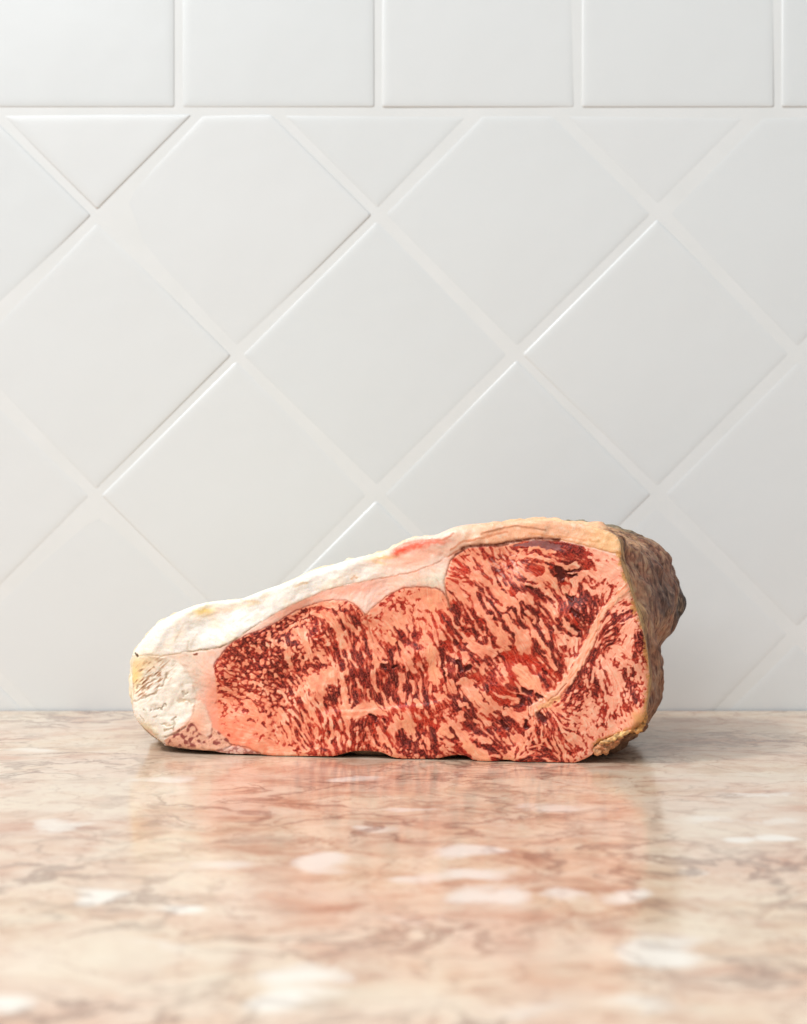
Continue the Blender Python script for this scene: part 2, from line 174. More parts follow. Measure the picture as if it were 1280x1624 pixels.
# (kind, width, points): p pale fat, y orange-tinged fat, d dark lean, m lean, r bright red, k black-brown crack, g greyish
ST = [
 ('p',9,[(512,972),(528,985),(540,1002),(541,1018)]),('p',7,[(541,1018),(548,1040),(552,1062)]),('p',6,[(505,1035),(515,1050)]),('p',10,[(502,1078),(522,1068),(542,1070)]),
 ('p',7,[(508,1090),(509,1118)]),('p',7,[(543,1075),(548,1100),(551,1122)]),('p',9,[(548,1128),(566,1127),(588,1122)]),('p',6,[(552,1140),(553,1152)]),
 ('p',8,[(470,1000),(482,1012),(492,1040)]),('p',6,[(452,1035),(462,1050)]),('p',5,[(428,1005),(436,1018)]),('p',5,[(448,1020),(460,1035),(462,1060)]),('p',4,[(395,1082),(415,1086)]),
 ('p',5,[(385,1112),(402,1122),(415,1140)]),('p',5,[(475,1090),(488,1108),(498,1135)]),('p',5,[(440,1128),(452,1150),(460,1168)]),('p',4,[(402,1026),(412,1032)]),
 ('m',2.4,[(398,1024),(405,1030),(400,1037)]),('m',2,[(436,1040),(437,1060),(445,1068)]),('m',2,[(448,1042),(448,1062)]),('m',2.2,[(352,1105),(372,1108),(398,1111)]),('m',2.6,[(345,1076),(360,1086),(385,1092),(410,1098)]),
 ('m',2.2,[(400,1112),(412,1118),(422,1130)]),('m',2,[(392,1145),(400,1140),(404,1150)]),('m',2,[(414,1148),(422,1153)]),
 ('d',3.2,[(545,1030),(551,1050),(556,1070)]),('d',3,[(560,1005),(562,1030),(570,1055)]),('d',4.5,[(572,1003),(580,1020),(585,1045),(590,1060)]),('m',4,[(527,1000),(533,1030),(540,1052)]),
 ('d',3.5,[(533,1030),(540,1048),(548,1062)]),('d',4,[(529,965),(531,974)]),('d',3.5,[(537,958),(541,968)]),('d',5,[(549,966),(560,976),(566,990)]),('d',4.5,[(541,984),(546,998)]),('d',5,[(510,982),(520,990),(524,1000)]),
 ('m',4,[(502,1016),(510,1025)]),('d',4.5,[(502,1050),(518,1056)]),('m',3,[(515,1030),(519,1040)]),('r',2,[(497,1012),(510,1008)]),
 ('d',3,[(546,1068),(552,1092),(556,1118)]),('d',5,[(560,1095),(566,1110),(560,1122)]),('d',3.2,[(572,1070),(576,1092)]),('p',3,[(566,1078),(570,1092)]),('p',5,[(592,1082),(599,1095)]),('p',3.5,[(583,1095),(587,1108)]),
 ('p',3.2,[(636,1078),(634,1100),(640,1112)]),('p',3,[(654,1082),(656,1100)]),('p',3,[(663,1078),(664,1096)]),('p',4,[(619,1108),(622,1120)]),('d',4,[(646,1066),(647,1090),(645,1116)]),('d',3.4,[(628,1078),(629,1100),(632,1118)]),
 ('d',3,[(660,1070),(661,1090)]),('d',5,[(588,1100),(594,1116)]),('d',3,[(607,1085),(611,1100)]),('d',4.5,[(674,1098),(678,1118)]),
 ('p',9,[(597,1124),(603,1132)]),('k',3.5,[(588,1132),(593,1139),(597,1142)]),('k',2,[(608,1140),(612,1146)]),('y',6,[(590,1114),(602,1122),(612,1130)]),('y',5,[(660,1112),(668,1122)]),('r',2,[(596,1116),(610,1128),(620,1136)]),
 ('p',5,[(611,1115),(617,1121)]),('y',12,[(632,1140),(652,1148)]),('y',9,[(640,1152),(655,1160)]),('r',6,[(651,1122),(658,1138),(660,1146)]),('r',2.4,[(625,1124),(634,1138),(640,1140),(636,1128)]),('p',4,[(650,1164),(660,1168)]),
 ('p',8,[(598,1158),(610,1170),(625,1190)]),('y',7,[(612,1176),(630,1200)]),('r',4.5,[(605,1150),(614,1165),(624,1184)]),('d',6,[(603,1145),(612,1158)]),('r',4,[(593,1150),(595,1162)]),('d',8,[(636,1158),(642,1176)]),('d',6,[(658,1158),(663,1170)]),
 ('d',7,[(650,1176),(662,1186)]),('p',2,[(646,1166),(652,1174),(662,1170)]),('d',4,[(520,1152),(522,1163)]),('p',4,[(527,1160),(523,1185)]),('p',3,[(535,1160),(540,1185)]),('d',3,[(530,1150),(528,1178)]),('d',2.4,[(538,1130),(545,1145)]),
 ('p',4.5,[(588,1168),(594,1182)]),('d',4,[(609,1178),(622,1195)]),('d',4,[(508,1188),(518,1190)]),
 # middle
 ('p',9,[(613,975),(612,990)]),('p',9,[(628,982),(648,985)]),('y',9,[(618,1008),(622,1018)]),('p',8,[(640,1038),(650,1048)]),('p',6,[(590,1020),(594,1040),(595,1055)]),('d',4.5,[(625,996),(632,1004),(636,1015),(640,1020)]),
 ('m',2.6,[(618,1001),(624,1010)]),('d',3.6,[(643,993),(650,1003)]),('d',3.4,[(626,1020),(634,1032)]),('m',3,[(602,1018),(610,1030)]),('d',5,[(619,1032),(621,1050)]),('d',5,[(651,1018),(660,1021)]),('d',3.5,[(655,1045),(660,1058)]),
 ('m',2,[(654,980),(658,995),(661,1008)]),('r',1.4,[(664,985),(664,1005),(672,1020)]),('r',1.6,[(606,966),(603,980)]),('r',1.6,[(595,980),(608,986)]),('r',3,[(603,1000),(607,1007)]),('m',2,[(654,966),(658,970)]),
 ('m',2.6,[(636,962),(642,966)]),('k',3.4,[(606,1054),(612,1058)]),('d',10,[(608,1058),(620,1062),(632,1060)]),('k',3,[(622,1060),(630,1057)]),('p',3.5,[(601,1053),(614,1050)]),('y',12,[(684,1030),(685,1050)]),('y',10,[(688,1062),(692,1080)]),('y',8,[(680,950),(686,965)]),('r',1.8,[(690,963),(696,975),(703,990)]),
 ('r',1.8,[(684,978),(690,988),(697,998)]),('r',1.6,[(680,990),(690,1000)]),('d',4.5,[(716,965),(722,978),(724,990)]),('d',3,[(708,992),(716,1005),(722,1018)]),('r',3,[(707,1022),(714,1034)]),('p',4,[(716,1010),(722,1030),(725,1045)]),
 ('p',3,[(697,1000),(706,1014)]),('d',3,[(698,1040),(704,1058),(706,1072)]),('d',3,[(697,1030),(703,1042)]),('p',5,[(718,1085),(720,1098)]),('p',7,[(692,1104),(700,1108)]),('k',1.2,[(702,1060),(706,1072)]),
 # eye muscle pale
 ('p',7,[(715,930),(730,940),(736,948)]),('p',9,[(757,908),(772,920),(786,936),(796,950)]),('p',10,[(790,938),(806,952),(815,965)]),('p',8,[(752,945),(758,960),(765,972)]),('p',6,[(760,968),(772,978),(785,980)]),('p',7,[(740,930),(748,940)]),
 ('p',6,[(772,905),(780,912)]),('p',7,[(822,902),(835,914),(848,924)]),('p',8,[(822,950),(835,955)]),('p',8,[(856,905),(868,912),(874,918)]),('p',4,[(848,925),(858,934),(865,948)]),('p',4,[(840,918),(852,930)]),
 ('p',5.5,[(856,983),(862,995),(868,1012)]),('p',5,[(868,948),(874,962),(882,972)]),('p',6,[(838,975),(846,985)]),('p',4,[(855,1020),(862,1036),(872,1050),(882,1062)]),('p',4,[(844,1008),(852,1020)]),('p',6,[(893,935),(898,945)]),
 ('p',7,[(884,998),(896,1010),(914,1013)]),('p',5,[(895,990),(908,1003),(918,1012)]),('p',6,[(900,1022),(906,1035)]),('p',11,[(822,1012),(830,1028)]),('p',9,[(832,1000),(836,1018)]),('p',7,[(792,1000),(806,1018)]),
 ('p',6,[(750,1028),(768,1032),(782,1038)]),('p',8,[(764,1060),(764,1066)]),('p',6,[(740,1016),(748,1022)]),('y',12,[(815,1064),(830,1080),(850,1088)]),('p',6,[(796,1058),(802,1070)]),('p',6,[(735,1042),(738,1050)]),
 ('p',9,[(738,1092),(750,1106),(760,1120),(770,1130)]),('p',6,[(760,1100),(775,1116),(785,1124)]),('p',7,[(788,1120),(808,1128),(825,1142)]),('p',7,[(820,1130),(826,1136)]),('p',7,[(722,1148),(730,1162),(742,1170)]),('y',6,[(700,1158),(718,1168)]),
 ('y',9,[(735,1180),(748,1190),(770,1198)]),('y',8,[(760,1196),(772,1204)]),('p',5,[(730,1130),(738,1138),(745,1148)]),('p',4,[(752,1145),(765,1158)]),('p',5,[(768,1178),(778,1176)]),('y',6,[(833,1180),(820,1196),(812,1206)]),('p',4,[(806,1170),(812,1178)]),
 ('p',6,[(672,1170),(680,1180)]),('p',5,[(702,1172),(712,1180)]),('p',3,[(802,1158),(812,1166)]),('p',6,[(816,1172),(824,1168)]),
 # eye muscle lean
 ('r',1.6,[(722,892),(738,905),(748,916)]),('r',1.6,[(721,902),(735,912),(746,922)]),('r',1.6,[(719,912),(733,922),(742,925)]),('r',1.6,[(732,883),(742,892),(750,905)]),('m',2.4,[(754,880),(764,890),(771,898)]),('m',3,[(764,870),(774,882),(782,890)]),
 ('m',3.4,[(753,900),(762,906),(768,910)]),('d',3.6,[(754,926),(764,936),(770,944)]),('r',3.5,[(776,916),(782,928)]),('d',3,[(767,938),(774,952),(782,964),(790,978)]),('d',2.4,[(756,940),(768,960),(778,975)]),('d',3,[(714,936),(724,948),(732,958)]),
 ('m',4,[(786,950),(794,960)]),('d',4,[(782,978),(796,984)]),('r',3.5,[(812,932),(820,944)]),('d',3.4,[(822,918),(836,928),(850,936)]),('d',3,[(800,936),(812,942),(822,952)]),('d',3.4,[(806,964),(804,974),(812,984),(822,990)]),('d',3.4,[(812,962),(820,972),(826,990)]),
 ('d',3,[(828,955),(838,966),(848,976)]),('d',2.4,[(836,945),(848,958),(858,972)]),('d',4,[(842,962),(850,975),(858,990),(866,1004)]),('m',3,[(855,955),(868,972),(874,985)]),('d',5,[(800,992),(808,1000)]),('r',4,[(814,1016),(816,1034)]),
 ('d',6,[(782,1012),(784,1025)]),('m',4,[(785,1013),(785,1024)]),('m',4.5,[(759,1047),(761,1050)]),('r',4,[(739,1004),(744,1010)]),('d',5,[(752,994),(756,1010)]),('d',4,[(762,1000),(772,1012)]),('r',7,[(806,1040),(818,1044)]),('r',5,[(806,1056),(814,1070),(818,1076)]),
 ('r',7,[(828,1044),(842,1060),(852,1068)]),('r',4,[(840,1058),(862,1080)]),('d',5,[(850,1030),(862,1045),(872,1060)]),('d',5,[(872,1035),(882,1052),(890,1066)]),('d',4,[(862,1010),(872,1028),(880,1042)]),('r',4,[(880,1070),(888,1080)]),
 ('m',5,[(872,1078),(872,1088)]),('m',4,[(806,1088),(818,1096)]),('r',6,[(784,1098),(796,1110),(808,1114)]),('r',4,[(796,1090),(812,1104),(820,1106)]),('k',6,[(832,1096),(841,1098)]),('d',5,[(800,1123),(815,1122),(830,1120)]),('p',2.2,[(803,1122),(812,1123)]),
 ('d',5,[(834,1115),(838,1125)]),('d',9,[(740,1140),(750,1150),(760,1158)]),('d',10,[(722,1108),(738,1128),(746,1140)]),('p',3,[(735,1114),(744,1124)]),('d',10,[(792,1142),(804,1154)]),('d',4,[(784,1128),(796,1138),(808,1142)]),
 ('d',4,[(758,1180),(775,1186),(790,1194)]),('d',9,[(684,1160),(688,1180)]),('r',4,[(680,1148),(696,1160),(704,1166)]),('m',4,[(715,1155),(724,1170),(732,1180)]),('d',3,[(760,1092),(768,1106),(776,1116)]),('m',6,[(775,1076),(782,1092),(790,1104)]),
 ('d',3,[(836,1140),(838,1155)]),('r',5,[(670,1135),(676,1150)]),('d',5,[(834,1150),(832,1165)]),
 ('d',4,[(916,975),(926,990),(934,1003)]),('d',4.5,[(908,998),(920,1008),(924,1016)]),('r',6,[(934,1008),(928,1025),(916,1040)]),('d',3,[(896,1003),(910,1010)]),('m',2.4,[(905,1028),(902,1045)]),('m',2.4,[(911,1026),(912,1040)]),('m',3,[(899,1012),(903,1016)]),
 ('d',3.4,[(876,985),(888,998),(896,1006)]),('d',3,[(850,930),(862,944),(876,958)]),('m',4,[(868,928),(878,940),(888,955),(892,970)]),('r',5,[(905,975),(915,990)]),('m',3,[(888,960),(892,980)]),
 # top right
 ('g',11,[(848,862),(862,863),(876,865),(885,868)]),('g',5,[(815,865),(840,862)]),('r',11,[(846,898),(852,904),(858,902)]),('d',4,[(842,892),(852,892)]),('p',5,[(866,896),(872,908),(866,918)]),('p',4,[(864,887),(880,890),(893,896),(902,904)]),
 ('d',12,[(892,880),(905,884),(918,884)]),('m',7,[(924,882),(932,894)]),('r',6,[(930,900),(934,904)]),('p',6,[(912,894),(908,898),(918,898)]),('p',7,[(916,912),(930,908),(945,912)]),('p',4.5,[(916,915),(914,930),(908,945)]),
 ('k',8,[(884,902),(890,914)]),('d',5,[(896,906),(912,908),(925,902)]),('d',4,[(875,895),(878,908)]),('d',5,[(920,926),(922,944),(926,955)]),('d',8,[(926,940),(936,952),(944,958)]),('m',4,[(934,932),(945,930)]),('d',3.5,[(948,925),(950,928)]),
 ('p',5,[(930,930),(940,940),(948,940)]),('k',5,[(898,945),(906,952)]),('k',5,[(905,968),(918,978)]),('m',2.4,[(953,940),(956,954),(960,962)]),('m',3,[(972,928),(968,940),(962,958),(956,962)]),('p',5,[(880,922),(882,936)]),('r',4,[(890,924),(900,928)]),
 # right muscle
 ('p',8,[(1003,990),(998,1008),(995,1028)]),('p',7,[(965,1040),(975,1032),(988,1032),(1000,1038)]),('p',8,[(955,1048),(965,1062),(980,1070),(984,1085)]),('p',8,[(975,1075),(978,1095),(980,1108)]),('p',4,[(952,1065),(956,1085),(958,1100)]),('p',4,[(942,1060),(940,1080)]),
 ('p',6,[(1000,1050),(1012,1065),(1020,1078)]),('p',5,[(990,1056),(998,1064)]),('m',1.6,[(952,1042),(950,1050),(956,1060),(962,1068),(962,1080)]),('m',1.4,[(946,1040),(943,1052),(948,1062)]),('d',4,[(947,1070),(947,1085)]),('d',7,[(946,1094),(945,1101)]),
 ('m',3,[(963,1072),(968,1084),(964,1096),(970,1104)]),('d',6,[(928,1060),(920,1072),(912,1084)]),('d',4,[(945,1030),(936,1045)]),('d',10,[(978,992),(986,978)]),('p',2,[(982,990),(1002,984),(1010,976)]),('p',2,[(980,976),(990,968),(1004,962)]),
 ('d',3,[(955,1022),(968,1012),(980,1006)]),('d',3,[(960,1026),(974,1018),(984,1014)]),('d',6,[(1012,1002),(1010,1022),(1010,1040)]),('d',6,[(1000,1085),(1003,1100),(1008,1112)]),('d',4.5,[(992,1060),(990,1076)]),('d',4,[(1004,1060),(1006,1075)]),
 ('r',1.4,[(1015,1094),(1022,1104),(1020,1112)]),('m',5,[(956,1122),(960,1140)]),('m',2.4,[(978,1120),(974,1132),(982,1138)]),('m',4.5,[(993,1120),(997,1128)]),('p',6,[(930,1110),(938,1120)]),('p',4,[(966,1110),(970,1125)]),('y',6,[(1015,1125),(1020,1135)]),
 ('p',9,[(910,1168),(918,1174)]),('y',6,[(1002,1148),(1014,1138)]),('d',6,[(856,1134),(862,1140)]),('p',4,[(853,1134),(856,1138)]),('y',4,[(946,1178),(970,1168),(990,1160)]),
 ('p',3,[(866,1150),(864,1172),(858,1186)]),('p',2.4,[(848,1160),(850,1180),(862,1196),(880,1200)]),('p',3,[(883,1165),(892,1182),(897,1205)]),('p',2.2,[(874,1165),(884,1186),(888,1206)]),('d',2,[(842,1178),(855,1184),(872,1190),(884,1204)]),
 ('d',2.4,[(846,1195),(862,1192),(876,1200),(880,1208)]),
 # eye muscle, close tracing
 ('m',3,[(758,877),(769,887)]),('m',4.5,[(766,874),(780,886)]),('p',5,[(750,879),(769,896)]),('m',4,[(752,898),(758,901),(767,908)]),('m',2.6,[(733,892),(742,900),(747,910),(751,914)]),('p',5,[(738,889),(750,902)]),
 ('p',9,[(752,909),(766,920),(781,931),(794,942),(803,954)]),('r',4,[(769,912),(778,920),(782,926)]),('p',8,[(771,904),(782,912),(787,924)]),('d',5,[(754,926),(764,934)]),('d',3.4,[(766,937),(771,947),(780,958)]),('m',4,[(773,935),(778,943)]),
 ('p',9,[(716,929),(724,938),(732,947)]),('m',2.6,[(717,938),(724,948),(731,954)]),('r',4,[(744,942),(747,951)]),('m',2,[(736,940),(742,943)]),('p',8,[(752,948),(760,962),(768,975),(780,985)]),('d',2.4,[(756,941),(766,956)]),
 ('p',8,[(783,933),(803,944),(817,954)]),('d',2.4,[(794,934),(807,941)]),('r',6,[(811,934),(820,948)]),('d',5,[(782,900),(789,905)]),('m',4,[(784,907),(792,926)]),('m',3,[(787,886),(797,890)]),('m',2,[(790,871),(796,881)]),
 ('r',1.6,[(723,900),(745,916)]),('r',1.6,[(721,907),(742,925)]),('r',1.6,[(719,918),(739,929)]),('r',1.6,[(731,891),(740,899)]),('r',3,[(732,884),(744,880)]),
 ('p',7,[(845,882),(860,886)]),('p',9,[(841,912),(858,920),(871,912),(869,900)]),('r',9,[(840,903),(852,910),(860,905),(856,899)]),('d',3,[(836,902),(842,894),(856,894)]),('p',3.4,[(864,889),(879,889),(890,895),(901,902),(920,899)]),
 ('k',8,[(884,900),(890,907),(884,915)]),('d',4,[(865,893),(879,893)]),('d',4,[(871,901),(878,912)]),('r',3,[(874,897),(876,900)]),('k',3,[(899,905),(917,903)]),('k',3,[(901,911),(916,912)]),('p',1.6,[(899,908),(916,908)]),
 ('m',9,[(884,879),(903,883),(917,888)]),('m',4,[(845,874),(866,882)]),('y',4,[(841,869),(860,872),(881,876)]),('p',8,[(912,918),(925,912)]),('p',4,[(910,918),(908,944)]),('d',4,[(818,912),(833,916)]),('d',6,[(833,933),(845,937),(860,942)]),
 ('k',3,[(836,930),(850,934)]),('m',5,[(844,942),(852,949)]),('p',5,[(835,924),(850,932)]),('m',3,[(836,921),(852,927)]),('r',5,[(809,937),(822,948)]),('p',9,[(823,944),(842,953)]),('m',3,[(866,927),(878,937),(881,946)]),
 ('p',6,[(866,940),(875,942)]),('p',3,[(881,926),(888,944)]),('m',3,[(887,929),(892,944)]),('p',5,[(899,931),(897,942)]),('r',5,[(890,924),(899,926)]),('d',4,[(866,947),(880,954)]),
 ('d',5.5,[(719,961),(723,974),(728,987)]),('r',4,[(719,952),(723,958)]),('m',2.5,[(733,962),(737,968),(741,978)]),('m',4,[(747,966),(754,975),(757,987)]),('m',5,[(736,984),(748,986)]),('d',3.4,[(700,975),(710,988),(721,1000),(733,1014),(740,1023)]),
 ('m',5,[(710,993),(719,1006),(724,1017)]),('d',8,[(722,1019),(728,1028)]),('r',6,[(707,1019),(715,1030)]),('d',2.4,[(700,1014),(706,1020)]),('r',3,[(761,982),(768,987)]),('d',3.4,[(756,986),(764,994),(773,998),(776,1010)]),
 ('d',5,[(751,993),(752,1006),(756,1014)]),('p',4,[(756,994),(765,1005)]),('m',5,[(766,1010),(771,1019)]),('m',3,[(747,1024),(758,1024),(768,1020)]),('p',7,[(738,1014),(749,1018)]),('r',5,[(737,1003),(741,1008)]),('m',3,[(734,995),(747,999)]),
 ('p',10,[(745,1025),(766,1030),(783,1033)]),('m',6,[(782,1016),(784,1027)]),('p',6,[(792,1011),(801,1021)]),('p',10,[(778,992),(794,1003)]),('d',2.6,[(769,961),(781,973)]),('d',3.8,[(771,952),(782,960),(790,973),(799,988)]),
 ('d',4.4,[(782,981),(794,984)]),('d',5,[(798,993),(808,999),(813,1008),(813,1021)]),('r',4,[(787,957),(797,959)]),('p',8,[(803,978),(812,992),(820,1004)]),('p',4,[(811,969),(814,980)]),('d',3.4,[(812,962),(806,969),(808,978),(817,986)]),
 ('d',5,[(816,966),(820,974)]),('d',8,[(702,1034),(706,1044)]),('d',5,[(737,1028),(745,1036)]),('r',6,[(726,1036),(732,1042)]),('p',5,[(736,1036),(739,1046)]),('d',8,[(771,1044),(780,1047)]),('d',5,[(790,1036),(797,1047)]),('r',8,[(798,1038),(812,1044)]),
 ('d',4.6,[(855,957),(866,967),(874,981),(878,991)]),('d',4,[(837,961),(847,971),(855,977)]),('d',3,[(825,957),(831,971),(845,986)]),('p',4,[(836,970),(845,977),(850,987)]),('d',5,[(817,966),(822,980),(827,989),(835,997)]),('p',2.2,[(821,969),(829,985)]),
 ('p',5.4,[(858,987),(865,1002),(870,1014)]),('d',5,[(852,978),(854,993),(856,1004)]),('d',8,[(862,1012),(871,1023),(880,1036),(886,1047)]),('p',4.4,[(847,1002),(858,1017),(869,1031),(873,1040)]),('d',5,[(867,991),(873,1002),(875,1014)]),
 ('d',6,[(845,1014),(852,1023),(861,1034)]),('r',3,[(878,1006),(884,1021)]),('m',3,[(860,978),(867,987)]),('p',4,[(878,993),(883,1002)]),('d',3.4,[(880,989),(890,995),(901,1004),(917,1011)]),('p',8,[(873,963),(880,975)]),
 ('p',5,[(890,980),(901,991),(915,1007)]),('d',3,[(888,974),(894,991)]),('k',5,[(908,993),(919,1002)]),('r',5,[(901,973),(911,987)]),('p',8,[(887,1018),(911,1017)]),('p',6,[(892,1006),(900,1010)]),('m',3,[(888,1006),(893,1007)]),('m',3,[(898,1014),(900,1016)]),
 ('m',2.8,[(882,1027),(894,1048)]),('m',2.8,[(889,1025),(899,1044)]),('m',3,[(903,1031),(905,1040)]),('m',2.6,[(911,1025),(911,1032)]),('p',14,[(824,1008),(828,1026)]),
 ('y',15,[(821,1061),(840,1075),(849,1086)]),('r',8,[(823,1044),(838,1056),(851,1069)]),('d',5,[(853,1071),(861,1079),(868,1088)]),('r',7,[(805,1053),(811,1066),(818,1073)]),('r',8,[(808,1036),(816,1041)]),('k',7,[(832,1095),(841,1098)]),
 ('k',5,[(822,1103),(830,1110),(827,1117)]),('d',4,[(804,1086),(818,1092),(821,1097)]),('d',4,[(799,1122),(812,1120),(832,1117)]),('m',7,[(818,1125),(832,1125)]),('r',6,[(782,1090),(799,1097)]),('r',6,[(786,1105),(806,1112),(794,1116)]),('p',3,[(784,1099),(803,1108)]),
 ('k',4,[(851,1103),(861,1108)]),('d',6.5,[(877,1042),(885,1052),(891,1065)]),('r',4,[(873,1063),(883,1072)]),('k',4,[(862,1062),(867,1067)]),('m',6,[(864,1071),(872,1082)]),('p',4,[(873,1046),(883,1061)]),('m',3,[(861,1045),(871,1054)]),('m',4,[(844,1036),(851,1044)]),('m',3,[(849,1049),(857,1057)]),
 ('p',12,[(731,1085),(746,1100),(760,1111),(770,1124)]),('p',7,[(758,1092),(772,1106),(783,1117)]),('d',2,[(754,1090),(764,1102),(775,1117)]),('m',4,[(750,1083),(766,1094)]),('d',3,[(754,1112),(761,1122)]),('d',6,[(727,1087),(734,1100),(746,1115),(749,1124)]),
 ('p',2.5,[(730,1096),(733,1105)]),('d',9,[(715,1102),(725,1107)]),('d',10,[(736,1124),(748,1134)]),('p',4,[(736,1115),(746,1124)]),('p',3,[(727,1111),(734,1120)]),('p',7,[(717,1081),(720,1096)]),('r',8,[(753,1072),(764,1077)]),('d',6,[(769,1085),(774,1096)]),
 ('r',5,[(777,1100),(791,1113)]),('r',4,[(788,1092),(800,1100)]),('k',5,[(726,1049),(732,1062)]),('k',5,[(740,1061),(747,1058)]),('k',1.8,[(702,1060),(707,1075),(708,1083)]),('m',6,[(710,1055),(715,1064)]),('d',5,[(720,1056),(729,1068)]),
 ('p',3,[(705,1062),(708,1071)]),('p',3,[(722,1055),(727,1066)]),('m',4,[(732,1068),(744,1077)]),('p',6,[(734,1076),(747,1084)]),('m',4,[(700,1076),(701,1084)]),('m',4,[(700,1092),(700,1098)]),('p',5,[(691,1101),(702,1106)]),('r',5,[(694,1121),(699,1117)]),('r',4,[(706,1108),(716,1115)]),
 ('p',9,[(717,1147),(725,1158),(738,1165)]),('d',6,[(715,1155),(722,1165),(728,1175)]),('d',10,[(740,1143),(751,1151),(760,1161)]),('m',3,[(731,1146),(740,1156),(747,1159)]),('p',5,[(732,1130),(735,1139)]),('p',4,[(753,1142),(764,1154)]),('y',7,[(697,1159),(716,1167)]),
 ('r',4,[(684,1146),(691,1153)]),('d',10,[(684,1160),(689,1180)]),('d',3,[(699,1171),(721,1172)]),('p',3.5,[(701,1184),(711,1187)]),('p',3,[(715,1180),(723,1184)]),('m',6,[(722,1185),(736,1194),(746,1200)]),('p',7,[(732,1172),(746,1184)]),('y',12,[(746,1186),(760,1198),(769,1200)]),
 ('d',2.6,[(744,1167),(747,1165),(751,1167),(747,1170)]),('d',4,[(755,1176),(764,1182),(777,1182)]),('d',7,[(770,1186),(783,1193),(797,1195)]),('p',6,[(761,1172),(777,1178)]),('d',6,[(774,1157),(781,1163)]),('d',5,[(777,1147),(786,1156)]),('p',5,[(767,1141),(776,1148)]),('r',4,[(762,1132),(774,1139)]),
 ('p',8,[(801,1130),(817,1136),(827,1145)]),('k',6,[(796,1145),(802,1152)]),('p',2,[(801,1123),(810,1125)]),('m',8,[(817,1150),(827,1160)]),('p',5,[(816,1168),(822,1174)]),('p',6,[(799,1170),(811,1179)]),('r',4,[(793,1162),(802,1170)]),('d',3,[(806,1160),(813,1181)]),
 ('d',3,[(838,1118),(840,1138)]),('p',3,[(835,1122),(837,1141)]),('k',8,[(855,1133),(862,1141)]),('p',6,[(849,1131),(855,1135)]),('k',4,[(834,1143),(836,1152)]),('p',4.4,[(840,1159),(832,1170),(821,1183),(811,1196)]),('y',6,[(808,1196),(802,1203)]),
 ('p',2.5,[(845,1153),(844,1168),(838,1190)]),('m',2.5,[(847,1155),(849,1166)]),('m',2.5,[(854,1155),(857,1176)]),('m',2.2,[(876,1132),(881,1149)]),('m',2.2,[(879,1131),(887,1143)]),('m',2.6,[(874,1157),(886,1168),(894,1181),(899,1194)]),
 ('m',2,[(882,1177),(892,1194),(893,1208)]),('m',2.4,[(846,1189),(853,1192),(870,1191),(882,1202)]),('d',6,[(851,1203),(864,1198),(881,1207)]),('d',4,[(822,1207),(841,1202)]),('m',3,[(821,1185),(818,1200)]),('m',3,[(832,1179),(836,1191)]),('m',2.4,[(867,1153),(864,1170)]),('m',2.4,[(875,1157),(870,1172)]),
]

